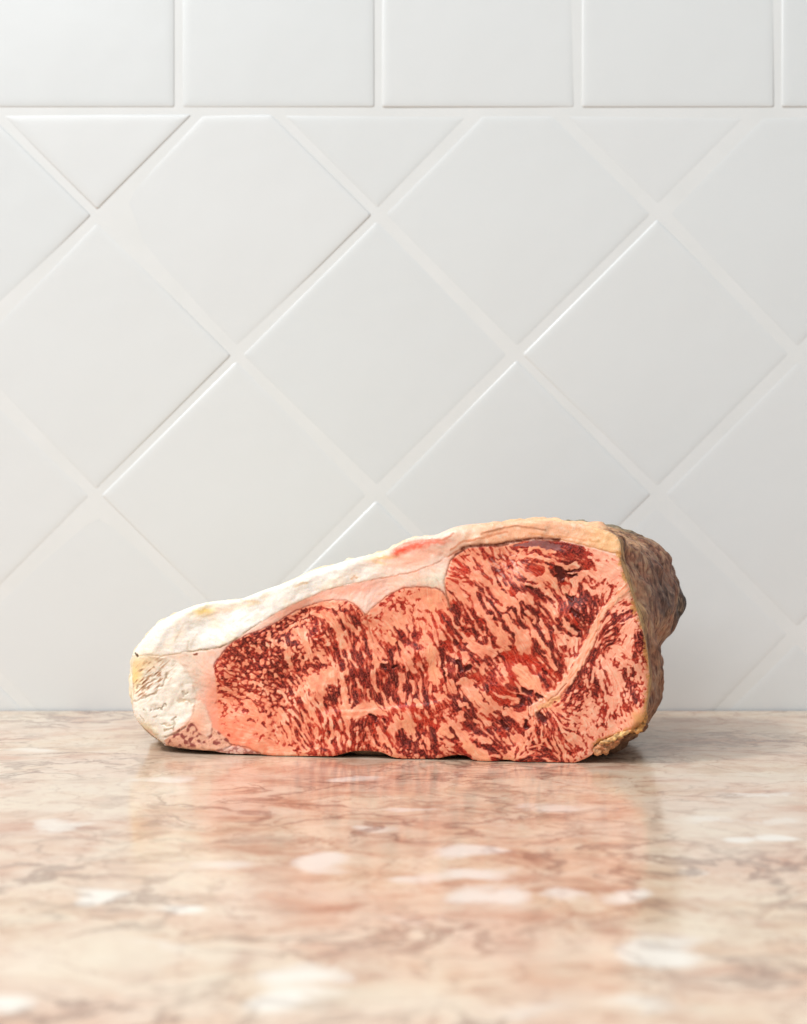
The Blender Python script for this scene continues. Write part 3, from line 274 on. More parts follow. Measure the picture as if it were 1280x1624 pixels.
def make_art():
    H, W = AH, AW
    Y0, X0 = np.mgrid[0:H, 0:W].astype(float); X0 += AX0; Y0 += AY0
    wx = fft_noise(H, W, 9, 40, 11) * 1.1 + fft_noise(H, W, 4, 12, 12) * .4
    wy = fft_noise(H, W, 9, 40, 13) * 1.1 + fft_noise(H, W, 4, 12, 14) * .4
    X, Y = X0 + wx, Y0 + wy
    # --- fields from the control points (normalised gaussian weights)
    cp = np.array(CP, float)
    acc = np.zeros((7, H, W)); wsum = np.full((H, W), 1e-9)
    sg = 9.5
    for c in cp:
        R = 46
        x0, x1 = int(max(c[0] - AX0 - R, 0)), int(min(c[0] - AX0 + R, W)); y0, y1 = int(max(c[1] - AY0 - R, 0)), int(min(c[1] - AY0 + R, H))
        if x1 <= x0 or y1 <= y0: continue
        sl = (slice(y0, y1), slice(x0, x1))
        w = np.exp(-((X[sl] - c[0]) ** 2 + (Y[sl] - c[1]) ** 2) / (2 * sg * sg)) + 1e-7
        a = math.radians(c[2]) * 2
        for k, v in enumerate((math.cos(a), math.sin(a), c[3], c[4], c[5], c[6], c[7])): acc[k][sl] += w * v
        wsum[sl] += w
    acc /= wsum
    has = wsum > 1e-6
    c2, s2, dens, sq, fine, dark, org = acc
    ang = np.arctan2(s2, c2) / 2 + fft_noise(H, W, 14, 60, 21) * .16
    ux, uy = np.cos(ang), np.sin(ang)
    def lic(src, L):
        out = src.copy(); tw = 1.0
        for sgn in (1, -1):
            px, py = X0 - AX0, Y0 - AY0
            dx, dy = ux * sgn, uy * sgn
            for k in range(1, L + 1):
                px = px + dx; py = py + dy
                ix = np.clip(px, 0, W - 1.001); iy = np.clip(py, 0, H - 1.001)
                i = ix.astype(int); j = iy.astype(int); fx = ix - i; fy = iy - j
                v = (src[j, i] * (1 - fx) + src[j, i + 1] * fx) * (1 - fy) + (src[j + 1, i] * (1 - fx) + src[j + 1, i + 1] * fx) * fy
                wk = math.exp(-(k / L * 1.6) ** 2)
                out += v * wk; 
                if sgn == 1: tw += 2 * wk
                nx, ny = ux[j, i], uy[j, i]
                f = np.sign(nx * dx + ny * dy); f[f == 0] = 1
                dx, dy = nx * f, ny * f
        out /= tw
        m = blur(out, 26); out = out - m
        return out / (np.sqrt(blur(out ** 2, 30)) + 1e-6)
    nA = lic(fft_noise(H, W, 5.0, 18, 31), 11)
    nB = lic(fft_noise(H, W, 7.0, 26, 32), 14)
    nF = lic(fft_noise(H, W, 3.2, 10, 33), 10)
    nS = lic(fft_noise(H, W, 7, 24, 34), 3)
    nS2 = fft_noise(H, W, 7, 20, 35) * .8 + lic(fft_noise(H, W, 7, 20, 38), 5) * .6
    ridg = -np.minimum(np.abs(nS2), 1.1); ridg = (ridg - ridg.mean()) / ridg.std()
    squig = nS * .62 + ridg * .85
    wf = np.clip((fine - .55) / .35, 0, 1); wb = np.clip((fine - .9) / .3, 0, 1)
    st = nF * (1 - wf) + nA * wf * (1 - wb) + nB * wb + nA * .25
    n = st * (1 - sq) + squig * sq
    n = n / np.sqrt(blur(n * n, 30))
    n = n + fft_noise(H, W, 8, 26, 37) * .28 + fft_noise(H, W, 1.5, 5, 36) * .10
    # density -> threshold (logit approx of the normal quantile)
    d_ = np.where(dens > .3, .3 + (dens - .3) * 1.42, .3 * np.clip(dens / .3, 0, 1) ** 1.6) + .06 * sq * sm(dens, .2, .4); d_ = np.clip(d_, .004, .985)
    th = -np.log(d_ / (1 - d_)) / 1.66 - .04
    f = n - th
    # strokes push the field
    dk = dark.copy(); og = org.copy(); grey = np.zeros((H, W)); crack = np.zeros((H, W)); yel = np.zeros((H, W))
    for kind, w, pts in ST:
        xs = [p[0] for p in pts]; ys = [p[1] for p in pts]; R = w * 1.2 + 8
        x0, x1 = int(max(min(xs) - AX0 - R, 0)), int(min(max(xs) - AX0 + R, W)); y0, y1 = int(max(min(ys) - AY0 - R, 0)), int(min(max(ys) - AY0 + R, H))
        sl = (slice(y0, y1), slice(x0, x1))
        dd, _, _ = seg_dist(pts, X[sl], Y[sl])
        dd = dd + n[sl] * (-.38 if kind in 'py' else .38) * min(1, w / 5)
        soft = max(.9, w * .28)
        m = sm(dd, w * .55 + soft * .6, w * .55 - soft * .6)
        if kind == 'p': f[sl] = f[sl] * (1 - m) - 1.5 * m
        elif kind == 'y': f[sl] = f[sl] * (1 - m) - 1.6 * m; yel[sl] = np.maximum(yel[sl], m)
        elif kind == 'g': grey[sl] = np.maximum(grey[sl], m); f[sl] = f[sl] * (1 - m) + m * 1.2
        elif kind == 'k': crack[sl] = np.maximum(crack[sl], m); f[sl] = f[sl] * (1 - m) + m * 1.4
        else:
            f[sl] = f[sl] * (1 - m) + m * (1.15 + .5 * n[sl])
            tgt = {'d': (.90, 0), 'm': (.45, .15), 'r': (.30, .62)}[kind]
            dk[sl] = dk[sl] * (1 - m) + tgt[0] * m; og[sl] = og[sl] * (1 - m) + tgt[1] * m
    lean_zone = np.zeros((H, W), bool)
    A_poly = A_EDGE[:18] + [(582,974)] + B_EDGE[1:11] + C_EDGE[1:] + [(830,858),(860,856),(888,858),(915,864),(940,870),(960,876),(984,884)] + [(989,905),(1001,938),(1013,976),(1025,1020),(1029,1070),(1026,1110),(1021,1142),(975,1168),(944,1181),(940,1196),(905,1213),(500,1213),(360,1213),(352,1190),(346,1160),(343,1120),(343,1080)]
    lean_zone = inside(A_poly, X0, Y0)
    lz = np.clip(blur(lean_zone.astype(float), 1.3), 0, 1)
    f = np.where(has, f, -3.); f = f - (1 - lz) * 4
    nV = lic(fft_noise(H, W, 1.9, 6, 39), 12)
    f = blur(f, .75) * 1.04
    vs = .5 + .5 * sm(fft_noise(H, W, 12, 40, 40), -1, 1)          # some borders crisp, some soft
    f = f + nV * .17 + nF * .18 + .12 * ridg * sq
    f = np.where(f > 0, f * (1 + .25 * sm(nV, 0, 1.5)), f)
    mask = sm(f, -.30 - .42 * vs, .26 + .30 * vs)                  # lean
    halo = sm(f, -.75, .1)                   # pink blush round the lean
    core = sm(f, .15, 1.3)                   # deep inside the lean
    # --- colours (sRGB, 0..1)
    def C(*c): return np.array(c, float) / 255
    def mix(a, b, m): return a + (b - a) * m[..., None]
    lo = fft_noise(H, W, 30, 140, 41); mid = fft_noise(H, W, 9, 40, 42); hi = fft_noise(H, W, 2, 7, 43); fi = fft_noise(H, W, 1.6, 5, 44)
    fat = np.ones((H, W, 3)) * C(244,162,126)
    fat = mix(fat, C(248,188,156), sm(mid + .6 * lo, -.2, 1.8)); fat = mix(fat, C(238,140,108), sm(-mid + .5 * hi, .1, 2.0) * .8)
    fat = mix(fat, C(222,112,82), (halo * .6) * sm(hi + mid, -1.2, 1.4))
    fat = mix(fat, C(214,104,78), sm(nA * .6 + nF * .7, .5, 1.8) * .4 * sm(dens, .08, .3))
    fat = mix(fat, C(238,138,108), sm(X0, 540, 620) * sm(X0, 900, 820) * sm(mid + lo, -1, 1.5) * .42)
    left = sm(X0, 470, 350) * sm(Y0, 1070, 1170)
    fat = mix(fat, C(234,118,88), left * .55)
    fat = mix(fat, C(242,168,124), blur(np.clip(yel, 0, 1), 1.2).clip(0, 1) * .45)
    fat = mix(fat, C(244,176,152), sm(X0, 860, 960) * .55)
    red = np.ones((H, W, 3)) * C(160,34,22)
    red = mix(red, C(178,46,36), sm(hi, 0, 2.0) * .6)
    dkk = np.clip(dk * 1.0 + .22 * hi + .12 * mid, 0, 1.25)
    red = mix(red, C(100,20,15), sm(dkk * (0.45 + .75 * core), .22, .85))
    red = mix(red, C(64,14,11), sm(dkk * core + .1 * nA, .5, 1.0) * .8)
    red = mix(red, C(206,44,18), np.clip(og * 1.05 - .05, 0, 1) * (1 - .5 * dkk.clip(0, 1)) * (.6 + .4 * core))
    red = mix(red, C(218,92,60), (1 - core) * .46)
    red = mix(red, C(214,104,82), sm(nV, .35, 1.9) * .42)
    red = mix(red, C(104,26,26), sm(-nV, .3, 1.9) * .42)
    fat = mix(fat, C(222,118,88), sm(-nV + .5 * mid, .5, 2.2) * .34)
    fat = mix(fat, C(252,206,178), sm(nV, .8, 2.4) * .30)
    mm = mask * (0.86 + .14 * sm(hi + .5 * nV, -1, 1))
    nT = lic(fft_noise(H, W, 1.7, 5, 45), 8)
    red = mix(red, C(226,128,102), sm(nT + .3 * nF, 1.0, 2.1) * .62)
    red = mix(red, C(70,12,12), sm(-nT + .3 * hi, 1.1, 2.2) * .45)
    fat = mix(fat, C(208,96,74), sm(-nT - .2 * nF, 1.0, 2.2) * .50 * sm(dens, .04, .2))
    col = mix(fat, red, np.clip(mm, 0, 1))
    col = mix(col, C(146,104,104), np.clip(grey, 0, 1) * (.72 + .15 * sm(hi, -1, 1)))
    col = mix(col, C(82,24,18), blur(np.clip(crack, 0, 1), .8) * .85)
    # dried silvery bloom on part of the eye muscle
    bloom = np.exp(-(((X0 - 806) / 40) ** 2 + ((Y0 - 902) / 26) ** 2)) * sm(nF + .4 * hi, .3, 1.6)
    col = mix(col, C(226,196,188), bloom * .7)
    # --- fat cap, white on the left to warm orange on the right
    cap_poly = OUTLINE[:37] + CAP_SEAM[::-1]
    capm = inside([(150, 1041)] + [(150, 780), (1100, 780), (1100, 881)] + CAP_SEAM[::-1], X0, Y0)
    cap = np.ones((H, W, 3)) * C(236,228,218)
    cap = mix(cap, C(242,226,208), sm(lo + mid * .5, -.5, 1.5))
    cap = mix(cap, C(240,208,190), sm(X0, 520, 640)); cap = mix(cap, C(242,182,146), sm(X0, 690, 790)); cap = mix(cap, C(238,188,138), sm(X0, 900, 970))
    dtop, _, _ = seg_dist(OUTLINE[:37], X0, Y0)
    rim = sm(dtop, 16, 2)
    cap = mix(cap, C(250,242,222), sm(dtop, 12, 0) * sm(X0, 640, 480) * .8)
    def blob(cx, cy, rx, ry, rot=0):
        c, s = math.cos(math.radians(rot)), math.sin(math.radians(rot))
        dx, dy = X - cx, Y - cy
        return np.exp(-(((dx * c + dy * s) / rx) ** 2 + ((-dx * s + dy * c) / ry) ** 2))
    cap = mix(cap, C(238,200,120), blob(323, 970, 16, 6, -10) * .9)
    cap = mix(cap, C(236,206,180), blob(355, 968, 22, 3.5, -15) * .8); cap = mix(cap, C(240,205,150), blob(398, 958, 14, 3, -15) * .6)
    cap = mix(cap, C(226,214,200), sm(nB * .5 + mid, .5, 2) * .35)
    stri = fft_noise(H, W, 2.5, 9, 51, ax=1.0, ay=.22)
    cap = mix(cap, C(214,196,178), sm(stri, 1.0, 2.4) * .5 * sm(X0, 560, 380))
    cap = mix(cap, C(228,92,66), blob(633, 874, 14, 8, -35) * .85 + blob(660, 866, 26, 7, -12) * .85 * (X0 < 1e9) + blob(694, 860, 22, 3, -8) * .5)
    cap = mix(cap, C(240,150,118), (blob(680, 878, 30, 8, -10) + blob(650, 890, 30, 10, -12)).clip(0, 1) * .5)
    cap = mix(cap, C(244,188,132), blob(607, 884, 20, 3, -4) * .9 + blob(600, 892, 14, 3, 10) * .6)
    cap = mix(cap, C(222,150,104), sm(fft_noise(H, W, 2.5, 12, 52, ax=.3, ay=1), .8, 2.4) * sm(X0, 690, 760) * .6)
    lines = [([(640,862),(672,857),(700,856),(712,852),(720,846)], 1.1, C(186,92,62)), ([(764,846),(780,842),(800,837),(820,834),(832,836),(850,838),(866,840)], 1.0, C(150,86,54)),
             ([(716,872),(728,864),(738,858),(752,856),(770,852),(790,846),(805,843)], 1.1, C(196,112,74)), ([(840,846),(870,850),(900,852),(930,858)], .8, C(216,140,90)),
             ([(380,952),(396,954),(410,954)], 1.0, C(226,196,160)), ([(278,1016),(284,1006),(292,990),(300,985)], 1.0, C(210,190,168)),
             ([(296,1028),(300,1018)], 1.2, C(196,176,150)), ([(303,1026),(308,1012),(312,1006)], .9, C(214,198,178)),
             ([(936,856),(940,859),(950,858)], 1.4, C(180,120,60)), ([(470,930),(480,926),(488,925)], 1.6, C(214,170,120)), ([(558,918),(562,914),(566,916)], 1.0, C(206,150,110))]
    for pts, w, c in lines:
        dd, _, _ = seg_dist(smooth_loop(pts, 40, False), X0 + wx * .4, Y0 + wy * .4); cap = mix(cap, c, sm(dd, w + 2.0, w * .2) * .6 * (.7 + .3 * sm(mid, -1, 1)))
    # inner pink fat between cap and muscles
    inn = np.ones((H, W, 3)) * C(238,200,182)
    inn = mix(inn, C(242,186,164), sm(mid + hi * .4, -.6, 1.4)); inn = mix(inn, C(226,212,190), blob(694, 918, 26, 16, -10) * .95 + blob(640, 922, 30, 6, -10) * .5)
    inn = mix(inn, C(240,158,132), blob(560, 935, 60, 9, -12) * .7 + blob(470, 962, 50, 5, -28) * .6)
    inn = mix(inn, C(238,128,100), sm(Y0, 1060, 1180) * sm(X0, 300, 345) * .95)
    inn = mix(inn, C(240,150,120), sm(X0, 310, 345) * sm(Y0, 1040, 1110) * .7)
    inn = mix(inn, C(226,204,184), sm(X0, 340, 300) * .8 * sm(Y0, 1130, 1080))
    inn = mix(inn, C(214,160,136), sm(nF, .9, 2.2) * .4)
    nonlean = ~lean_zone
    base = np.where(capm[..., None], cap, inn)
    sf = np.clip(blur(nonlean.astype(float), .8), 0, 1)
    col = mix(col, base, sf)
    # lobes and the cream-white gristle end
    bone = inside(BONE, X0, Y0) & ~capm
    bc = np.ones((H, W, 3)) * C(232,222,208)
    bc = mix(bc, C(234,222,208), sm(mid, -1, 1.5)); bc = mix(bc, C(222,206,184), sm(-mid + hi * .3, .8, 2.4) * .5)
    bc = mix(bc, C(240,206,130), blob(207, 1072, 15, 26, 20) * .95); bc = mix(bc, C(220,186,140), blob(225, 1052, 34, 12, -20) * .7)
    st2 = fft_noise(H, W, 2.0, 8, 61)
    # diagonal dried streaks
    def rotnoise(seed, deg, lo_, hi_, st_):
        a = math.radians(deg); u = (X0 - 200) * math.cos(a) + (Y0 - 1000) * math.sin(a); v = -(X0 - 200) * math.sin(a) + (Y0 - 1000) * math.cos(a)
        N = fft_noise(256, 512, lo_, hi_, seed)
        uu = (u / st_) % 511; vv = v % 255; i = uu.astype(int); j = vv.astype(int); fx = uu - i; fy = vv - j
        i2 = (i + 1) % 512; j2 = (j + 1) % 256
        return (N[j, i] * (1 - fx) + N[j, i2] * fx) * (1 - fy) + (N[j2, i] * (1 - fx) + N[j2, i2] * fx) * fy
    dg = rotnoise(62, -38, 2.2, 9, 5.0)
    zone = blob(232, 1078, 36, 20, -38)
    bc = mix(bc, C(206,150,110), sm(dg, -.1, 1.2) * zone.clip(0, 1)); bc = mix(bc, C(118,76,50), sm(dg, .5, 1.6) * zone)
    seam_b = np.zeros((H, W))
    bl = [([(203,1114),(214,1112),(226,1108),(231,1104),(242,1102),(250,1094),(256,1086),(262,1076),(266,1068)], 1.4, C(138,112,86)), ([(214,1092),(226,1084),(238,1074),(250,1066),(256,1062)], 1.3, C(150,110,80)),
          ([(222,1096),(234,1084),(244,1078)], 1.1, C(156,118,88)), ([(290,1096),(294,1102),(298,1098)], 1.5, C(120,96,66)), ([(246,1124),(256,1124),(262,1118)], 1.3, C(96,80,62)), ([(238,1124),(239,1125)], 1.8, C(110,90,74)), ([(228,1126),(229,1127)], 1.6, C(130,110,90)),
          ([(275,1140),(276,1152),(275,1158)], 1.2, C(120,100,76)), ([(272,1141),(278,1137)], 1.2, C(110,88,66)), ([(262,1160),(270,1156),(276,1160)], 1.2, C(150,124,92)), ([(222,1138),(228,1144)], 1.0, C(150,130,104)), ([(240,1165),(246,1166)], 1.2, C(160,140,100)),
          ([(284,1112),(296,1110),(304,1114)], 3.0, C(206,182,150)), ([(244,1140),(248,1136)], 1.0, C(170,150,120)), ([(256,1148),(270,1150),(276,1148)], 1.0, C(190,166,134))]
    for pts, w, c in bl:
        dd, _, _ = seg_dist(pts, X, Y); seam_b = np.maximum(seam_b, sm(dd, w + 2, 0)); bc = mix(bc, .62 * c + .38 * C(206,182,156), sm(dd + hi * .25, w + 1.5, w * .2) * .85 * (.35 + .65 * sm(mid + hi, -1.2, .8)))
    cr = 1 - np.abs(st2); bc = mix(bc, C(196,174,148), sm(cr, .93, 1.0) * .35 * sm(Y0, 1095, 1120))
    # yellow folds at the lower left
    bc = mix(bc, C(232,214,168), blob(230, 1160, 14, 12, 40) * .7)
    bz = np.clip(blur(inside(BONE, X + 2.5 * mid, Y + 2.5 * lo) * (~capm) * 1.0, 2.2), 0, 1); col = mix(col, bc, bz)
    lobe = inside(LOBE, X0, Y0)
    lc = np.ones((H, W, 3)) * C(224,168,140)
    lnn = squig + .3 * mid
    lb = blur(fft_noise(H, W, 7, 22, 63) + .35 * squig, 1.0)
    lc = mix(lc, C(124,52,46), sm(lb, -.1, .9) * .85); lc = mix(lc, C(150,84,70), sm(hi, .3, 2) * .4); lc = mix(lc, C(236,186,156), sm(Y0, 1181, 1188) * .8)
    lz2 = np.clip(blur(lobe.astype(float), 1.0), 0, 1); col = mix(col, lc, lz2)
    ten = np.clip(blur(inside(TENDON, X0, Y0).astype(float), 1.1), 0, 1); tc = np.ones((H, W, 3)) * C(236,198,174); tc = mix(tc, C(240,168,138), sm(Y0, 1120, 1145) * sm(X0, 335, 312) * .8)
    col = mix(col, tc, ten * .95)
    flap = np.clip(blur(inside([(336,1192),(350,1187),(364,1183),(380,1184),(398,1189),(418,1197),(410,1200),(340,1200)], X0, Y0).astype(float), .8), 0, 1)
    fl = mix(np.ones((H, W, 3)) * C(220,176,160), C(156,84,76), sm(squig, .1, 1) * .7); col = mix(col, fl, flap)
    # right rim: dried yellow-brown skin edge
    drim, _, _ = seg_dist(OUTLINE[36:56], X0, Y0)
    rr = sm(drim + mid * 2.2 + hi * 1.0, 6, 1.5)
    col = mix(col, C(214,156,92), rr * .85); col = mix(col, C(176,124,72), sm(drim + hi, 3, 0) * .6)
    col = mix(col, C(206,150,88), blob(1014, 1140, 11, 14, 10) * .8); col = mix(col, C(150,104,60), blob(1012, 1150, 10, 5, -20) * .7)
    # seams: (points, width, colour, strength, depth)
    seams = [(CAP_SEAM[1:6], 1.0, C(190,156,120), .8, .5), (CAP_SEAM[4:11], 1.1, C(128,104,74), .95, .7), (CAP_SEAM[10:18], .7, C(206,150,120), .7, .3), (CAP_SEAM[17:24], .8, C(190,110,80), .75, .35),
             (CAP_SEAM[23:31], 2.9, C(92,36,20), 1., 1.0), (CAP_SEAM[30:], 1.0, C(196,120,70), .8, .6), (A_EDGE[1:12], 1.0, C(128,48,40), .9, .4), (A_EDGE[11:18], .8, C(160,76,56), .9, .4), (A_EDGE[17:21], 1.2, C(176,84,60), .9, .5),
             (B_EDGE[:4], .9, C(170,96,70), .9, .4), (B_EDGE[3:9], 1.3, C(158,78,56), .95, .6), (B_EDGE[8:12], 1.6, C(140,66,48), .95, .8), (C_EDGE[:7], 1.6, C(150,84,58), .95, .8), (C_EDGE[5:], 1.6, C(112,50,34), .9, .9),
             ([(286,1052),(296,1060),(303,1074),(308,1092),(312,1106)], .7, C(206,180,156), .5, .15), ([(310,1108),(308,1126),(304,1140),(296,1152)], .8, C(186,150,126), .7, .3), ([(296,1152),(284,1160),(272,1166),(260,1170)], 1.2, C(104,68,52), .9, .8),
             ([(366,1183),(356,1188),(340,1191),(318,1190),(290,1187),(262,1184),(256,1180)], 1.0, C(120,84,66), .8, .5), ([(358,1172),(364,1180),(368,1182),(382,1183),(396,1187),(412,1195)], 1.0, C(120,52,38), .85, .6),
             ([(898,1084),(884,1100),(870,1112)], .8, C(150,70,44), .9, .5), ([(316,1111),(308,1116),(306,1128)], .7, C(200,160,136), .7, .3), ([(296,1150),(308,1156),(318,1168),(322,1180)], 1.0, C(214,170,140), .6, 0)]
    D = fft_noise(H, W, 60, 200, 71) * .9
    seamd = np.zeros((H, W))
    # pale sinew band between the eye and the right muscle
    dd, _, _ = seg_dist(D_SEAM, X, Y)
    t = sm(Y0, 930, 1060)
    wS = 5.5 + 2.5 * t
    band = sm(dd, wS + 1.5, wS - 2)
    bcx = mix(np.ones((H, W, 3)) * C(244,182,150), C(236,138,100), sm(nF, -.4, 1.8) * .8)
    col = mix(col, bcx, band * .96)
    dd2, _, _ = seg_dist([(856,1122),(870,1117),(884,1106)], X, Y); col = mix(col, C(238,172,124), sm(dd2, 6, 3))
    for pts, w, c, s, dp in seams:
        dd, _, _ = seg_dist(pts, X0 + wx * .35, Y0 + wy * .35)
        m = sm(dd, w * .9 + 1.3, 0)
        col = mix(col, c, m * s * (.8 if w < 1.9 else 1.) * (.5 + .5 * sm(mid + .4 * hi, -1.3, .6))); seamd += dp * sm(dd, w + 2.2, 0)
    dd, _, _ = seg_dist([(800,862),(770,865),(745,868),(730,875)], X0, Y0)
    # little pits on gristle
    dd, _, _ = seg_dist([(212,1038),(216,1039)], X, Y); col = mix(col, C(78,56,36), sm(dd, 3.4, 1))
    dd, _, _ = seg_dist([(310,1037),(312,1037)], X, Y); col = mix(col, C(140,80,60), sm(dd, 2.4, .6))
    col = mix(col, C(190,90,66), blob(341, 1115, 2, 2) * .9)
    col = mix(col, C(240,90,60), np.zeros((H, W)))
    col *= (1 + .008 * fi + .010 * hi + .014 * mid)[..., None]
    # relief in drafting units (positive towards the viewer)
    shelf, _, _ = seg_dist([(500,1128),(530,1124),(560,1126),(590,1124),(620,1122),(650,1118),(680,1116),(700,1108)], X0, Y0)
    rel = mask * -.42 + .03 * hi * (1 - mask) + mid * .16 * 1 + D * 1.0 + nA * .12 - seamd * 1.2
    rel -= crack * 3.0
    low = np.where(Y0 > np.interp(X0, [480,530,560,620,680,710], [1140,1126,1127,1122,1116,1108]), 1., 0.) * sm(X0, 480, 540) * sm(X0, 730, 690)
    rel += blur(low, 1.6) * 1.8 * sm(Y0, 1175, 1125)
    rel += -1.3 * seam_b + band * 1.6 - .9 * sm(-dg, .4, 1.6) * zone + ten * 1.5 + np.where(bone, (fft_noise(H, W, 14, 44, 81) * .55 + fft_noise(H, W, 4, 10, 83) * .05), 0) + blur(capm.astype(float), 3) * .8
    rel += capm * (.45 * fft_noise(H, W, 16, 50, 82) - .14 * hi * 0)
    lab = np.zeros((H, W), int)                      # 0 eye muscle
    Dz = inside([(1100,900)] + [(1000,925)] + D_SEAM[1:] + E_SEAM + [(815,1230),(1100,1230)], X0, Y0)
    lab[Dz] = 1
    mid_ = inside([(582,974)] + B_EDGE[1:] + [(724,1000),(722,1040),(718,1080),(705,1105),(672,1120),(640,1120),(600,1122),(596,1100),(594,1045),(586,1000)], X0, Y0)
    lf = inside(A_EDGE + [(596,1100),(600,1122),(566,1126),(530,1126),(500,1130),(480,1215),(350,1230),(300,1215),(342,1100)], X0, Y0)
    lab[mid_] = 2; lab[lf] = 3
    strip = inside([(500,1130),(530,1126),(566,1126),(600,1122),(640,1120),(672,1120),(705,1105),(700,1230),(480,1230),(480,1200)], X0, Y0)
    lab[strip] = 4
    lab[nonlean & ~lobe] = 5
    lab[nonlean & (X0 > 990)] = 1
    lab[capm] = 6
    lab[bone] = 7; lab[lobe] = 8
    wet = np.clip(.5 + .25 * mid + .2 * hi, 0, 1)
    return np.clip(col, 0, 1), rel, lab, mask, wet
# ---------------------------------------------------------------- helpers
def link(o): scene.collection.objects.link(o); return o
def mesh_obj(name, V, F, mats, parent=None, smooth=True, cols=None, attrs=None):
    me = bpy.data.meshes.new(name)
    V = np.asarray(V, np.float32); F = np.asarray(F, np.int32); k = F.shape[1]
    me.vertices.add(len(V)); me.vertices.foreach_set("co", V.ravel())
    me.loops.add(F.size); me.loops.foreach_set("vertex_index", F.ravel())
    me.polygons.add(len(F)); me.polygons.foreach_set("loop_start", np.arange(len(F), dtype=np.int32) * k)
    me.update(calc_edges=True)
    me.polygons.foreach_set("use_smooth", np.full(len(F), bool(smooth)))
    if cols is not None:
        a = me.color_attributes.new("pigment", 'FLOAT_COLOR', 'POINT')
        c = np.ones((len(V), 4), np.float32); c[:, :3] = cols; a.data.foreach_set("color", c.ravel())
    for n_, v_ in (attrs or {}).items():
        a = me.attributes.new(n_, 'FLOAT', 'POINT'); a.data.foreach_set("value", np.asarray(v_, np.float32).ravel())
    me.materials.append(mats); me.validate()
    o = bpy.data.objects.new(name, me); link(o)
    if parent: o.parent = parent
    return o
def lin(c):
    c = np.clip(np.asarray(c, float), 0, 1); return np.where(c <= .04045, c / 12.92, ((c + .055) / 1.055) ** 2.4)
class NT:
    def __init__(s, name):
        s.m = bpy.data.materials.new(name); s.m.use_nodes = True; s.t = s.m.node_tree; s.t.nodes.clear()
        s.out = s.t.nodes.new('ShaderNodeOutputMaterial'); s.p = s.n('ShaderNodeBsdfPrincipled'); s.t.links.new(s.p.outputs[0], s.out.inputs[0])
    def n(s, ty, **kw):
        nd = s.t.nodes.new(ty)
        for k, v in kw.items():
            if k.startswith('i_'): s.set(nd, k[2:], v)
            else: setattr(nd, k, v)
        return nd
    def set(s, nd, key, v):
        i = nd.inputs[int(key)] if key.isdigit() else nd.inputs[key.replace('_', ' ')]
        if isinstance(v, bpy.types.NodeSocket): s.t.links.new(v, i)
        elif isinstance(v, bpy.types.Node): s.t.links.new(v.outputs[0], i)
        else: i.default_value = v
    def math(s, op, a, b=0.0, c=None):
        nd = s.n('ShaderNodeMath', operation=op); s.set(nd, '0', a); s.set(nd, '1', b)
        if c is not None: s.set(nd, '2', c)
        return nd
    def ramp(s, f, stops):
        nd = s.n('ShaderNodeValToRGB'); s.set(nd, '0', f); r = nd.color_ramp
        while len(r.elements) < len(stops): r.elements.new(.5)
        for e, (p, c) in zip(r.elements, stops): e.position = p; e.color = (c if isinstance(c, tuple) else (c, c, c)) + (1,)
        return nd
    def mix(s, f, a, b, bt='MIX'):
        nd = s.n('ShaderNodeMix', data_type='RGBA', blend_type=bt); s.set(nd, '0', f); s.set(nd, '6', a); s.set(nd, '7', b); return nd.outputs[2]
    def noise(s, vec, scale, detail=4, rough=.5, dist=0):
        nd = s.n('ShaderNodeTexNoise'); s.set(nd, 'Vector', vec)
        for k, v in (('Scale', scale), ('Detail', detail), ('Roughness', rough), ('Distortion', dist)): s.set(nd, k, v)
        return nd
def tag(o, **kw):
    for k, v in kw.items(): o[k] = v
    return o

# ---------------------------------------------------------------- setting: wall of glazed tiles
DW = 1.267                                # distance of the wall
u = DW / FPX                              # metres per drafting unit on the wall
def wx_(px): return (px - 640) * u
def wz_(py): return CH - (py - 812) * u
def tile_mat():
    t = NT("glazed_tile")
    tc = t.n('ShaderNodeTexCoord'); oi = t.n('ShaderNodeObjectInfo')
    col = t.ramp(oi.outputs['Random'], [(0, (.698, .714, .712)), (.5, (.712, .724, .718)), (1, (.722, .730, .724))])
    n1 = t.noise(tc.outputs['Object'], 9, 3); n2 = t.noise(tc.outputs['Object'], 420, 2)
    c2 = t.mix(t.math('MULTIPLY', n1.outputs[0], .25), col, (.67, .67, .655, 1))
    t.set(t.p, 'Base Color', c2); t.set(t.p, 'Roughness', .30); t.set(t.p, 'Coat Weight', .12); t.set(t.p, 'Coat Roughness', .16)
    h = t.math('ADD', t.math('MULTIPLY', n1.outputs[0], 1.0), t.math('MULTIPLY', n2.outputs[0], .02))
    t.set(t.p, 'Normal', t.n('ShaderNodeBump', i_Height=h, i_Distance=.0022, i_Strength=.6)); return t.m
def grout_mat():
    t = NT("white_grout"); tc = t.n('ShaderNodeTexCoord')
    n1 = t.noise(tc.outputs['Object'], 900, 4); n2 = t.noise(tc.outputs['Object'], 30, 3)
    t.set(t.p, 'Base Color', t.ramp(n2.outputs[0], [(.3, (.72, .725, .71)), (.7, (.75, .752, .74))])); t.set(t.p, 'Roughness', .3)
    t.set(t.p, 'Normal', t.n('ShaderNodeBump', i_Height=n1, i_Distance=.00006, i_Strength=.5)); return t.m
M_tile, M_grout = tile_mat(), grout_mat()
wall_root = tag(link(bpy.data.objects.new("wall", None)), kind='structure'); wall_root.location = (0, DW, 0)
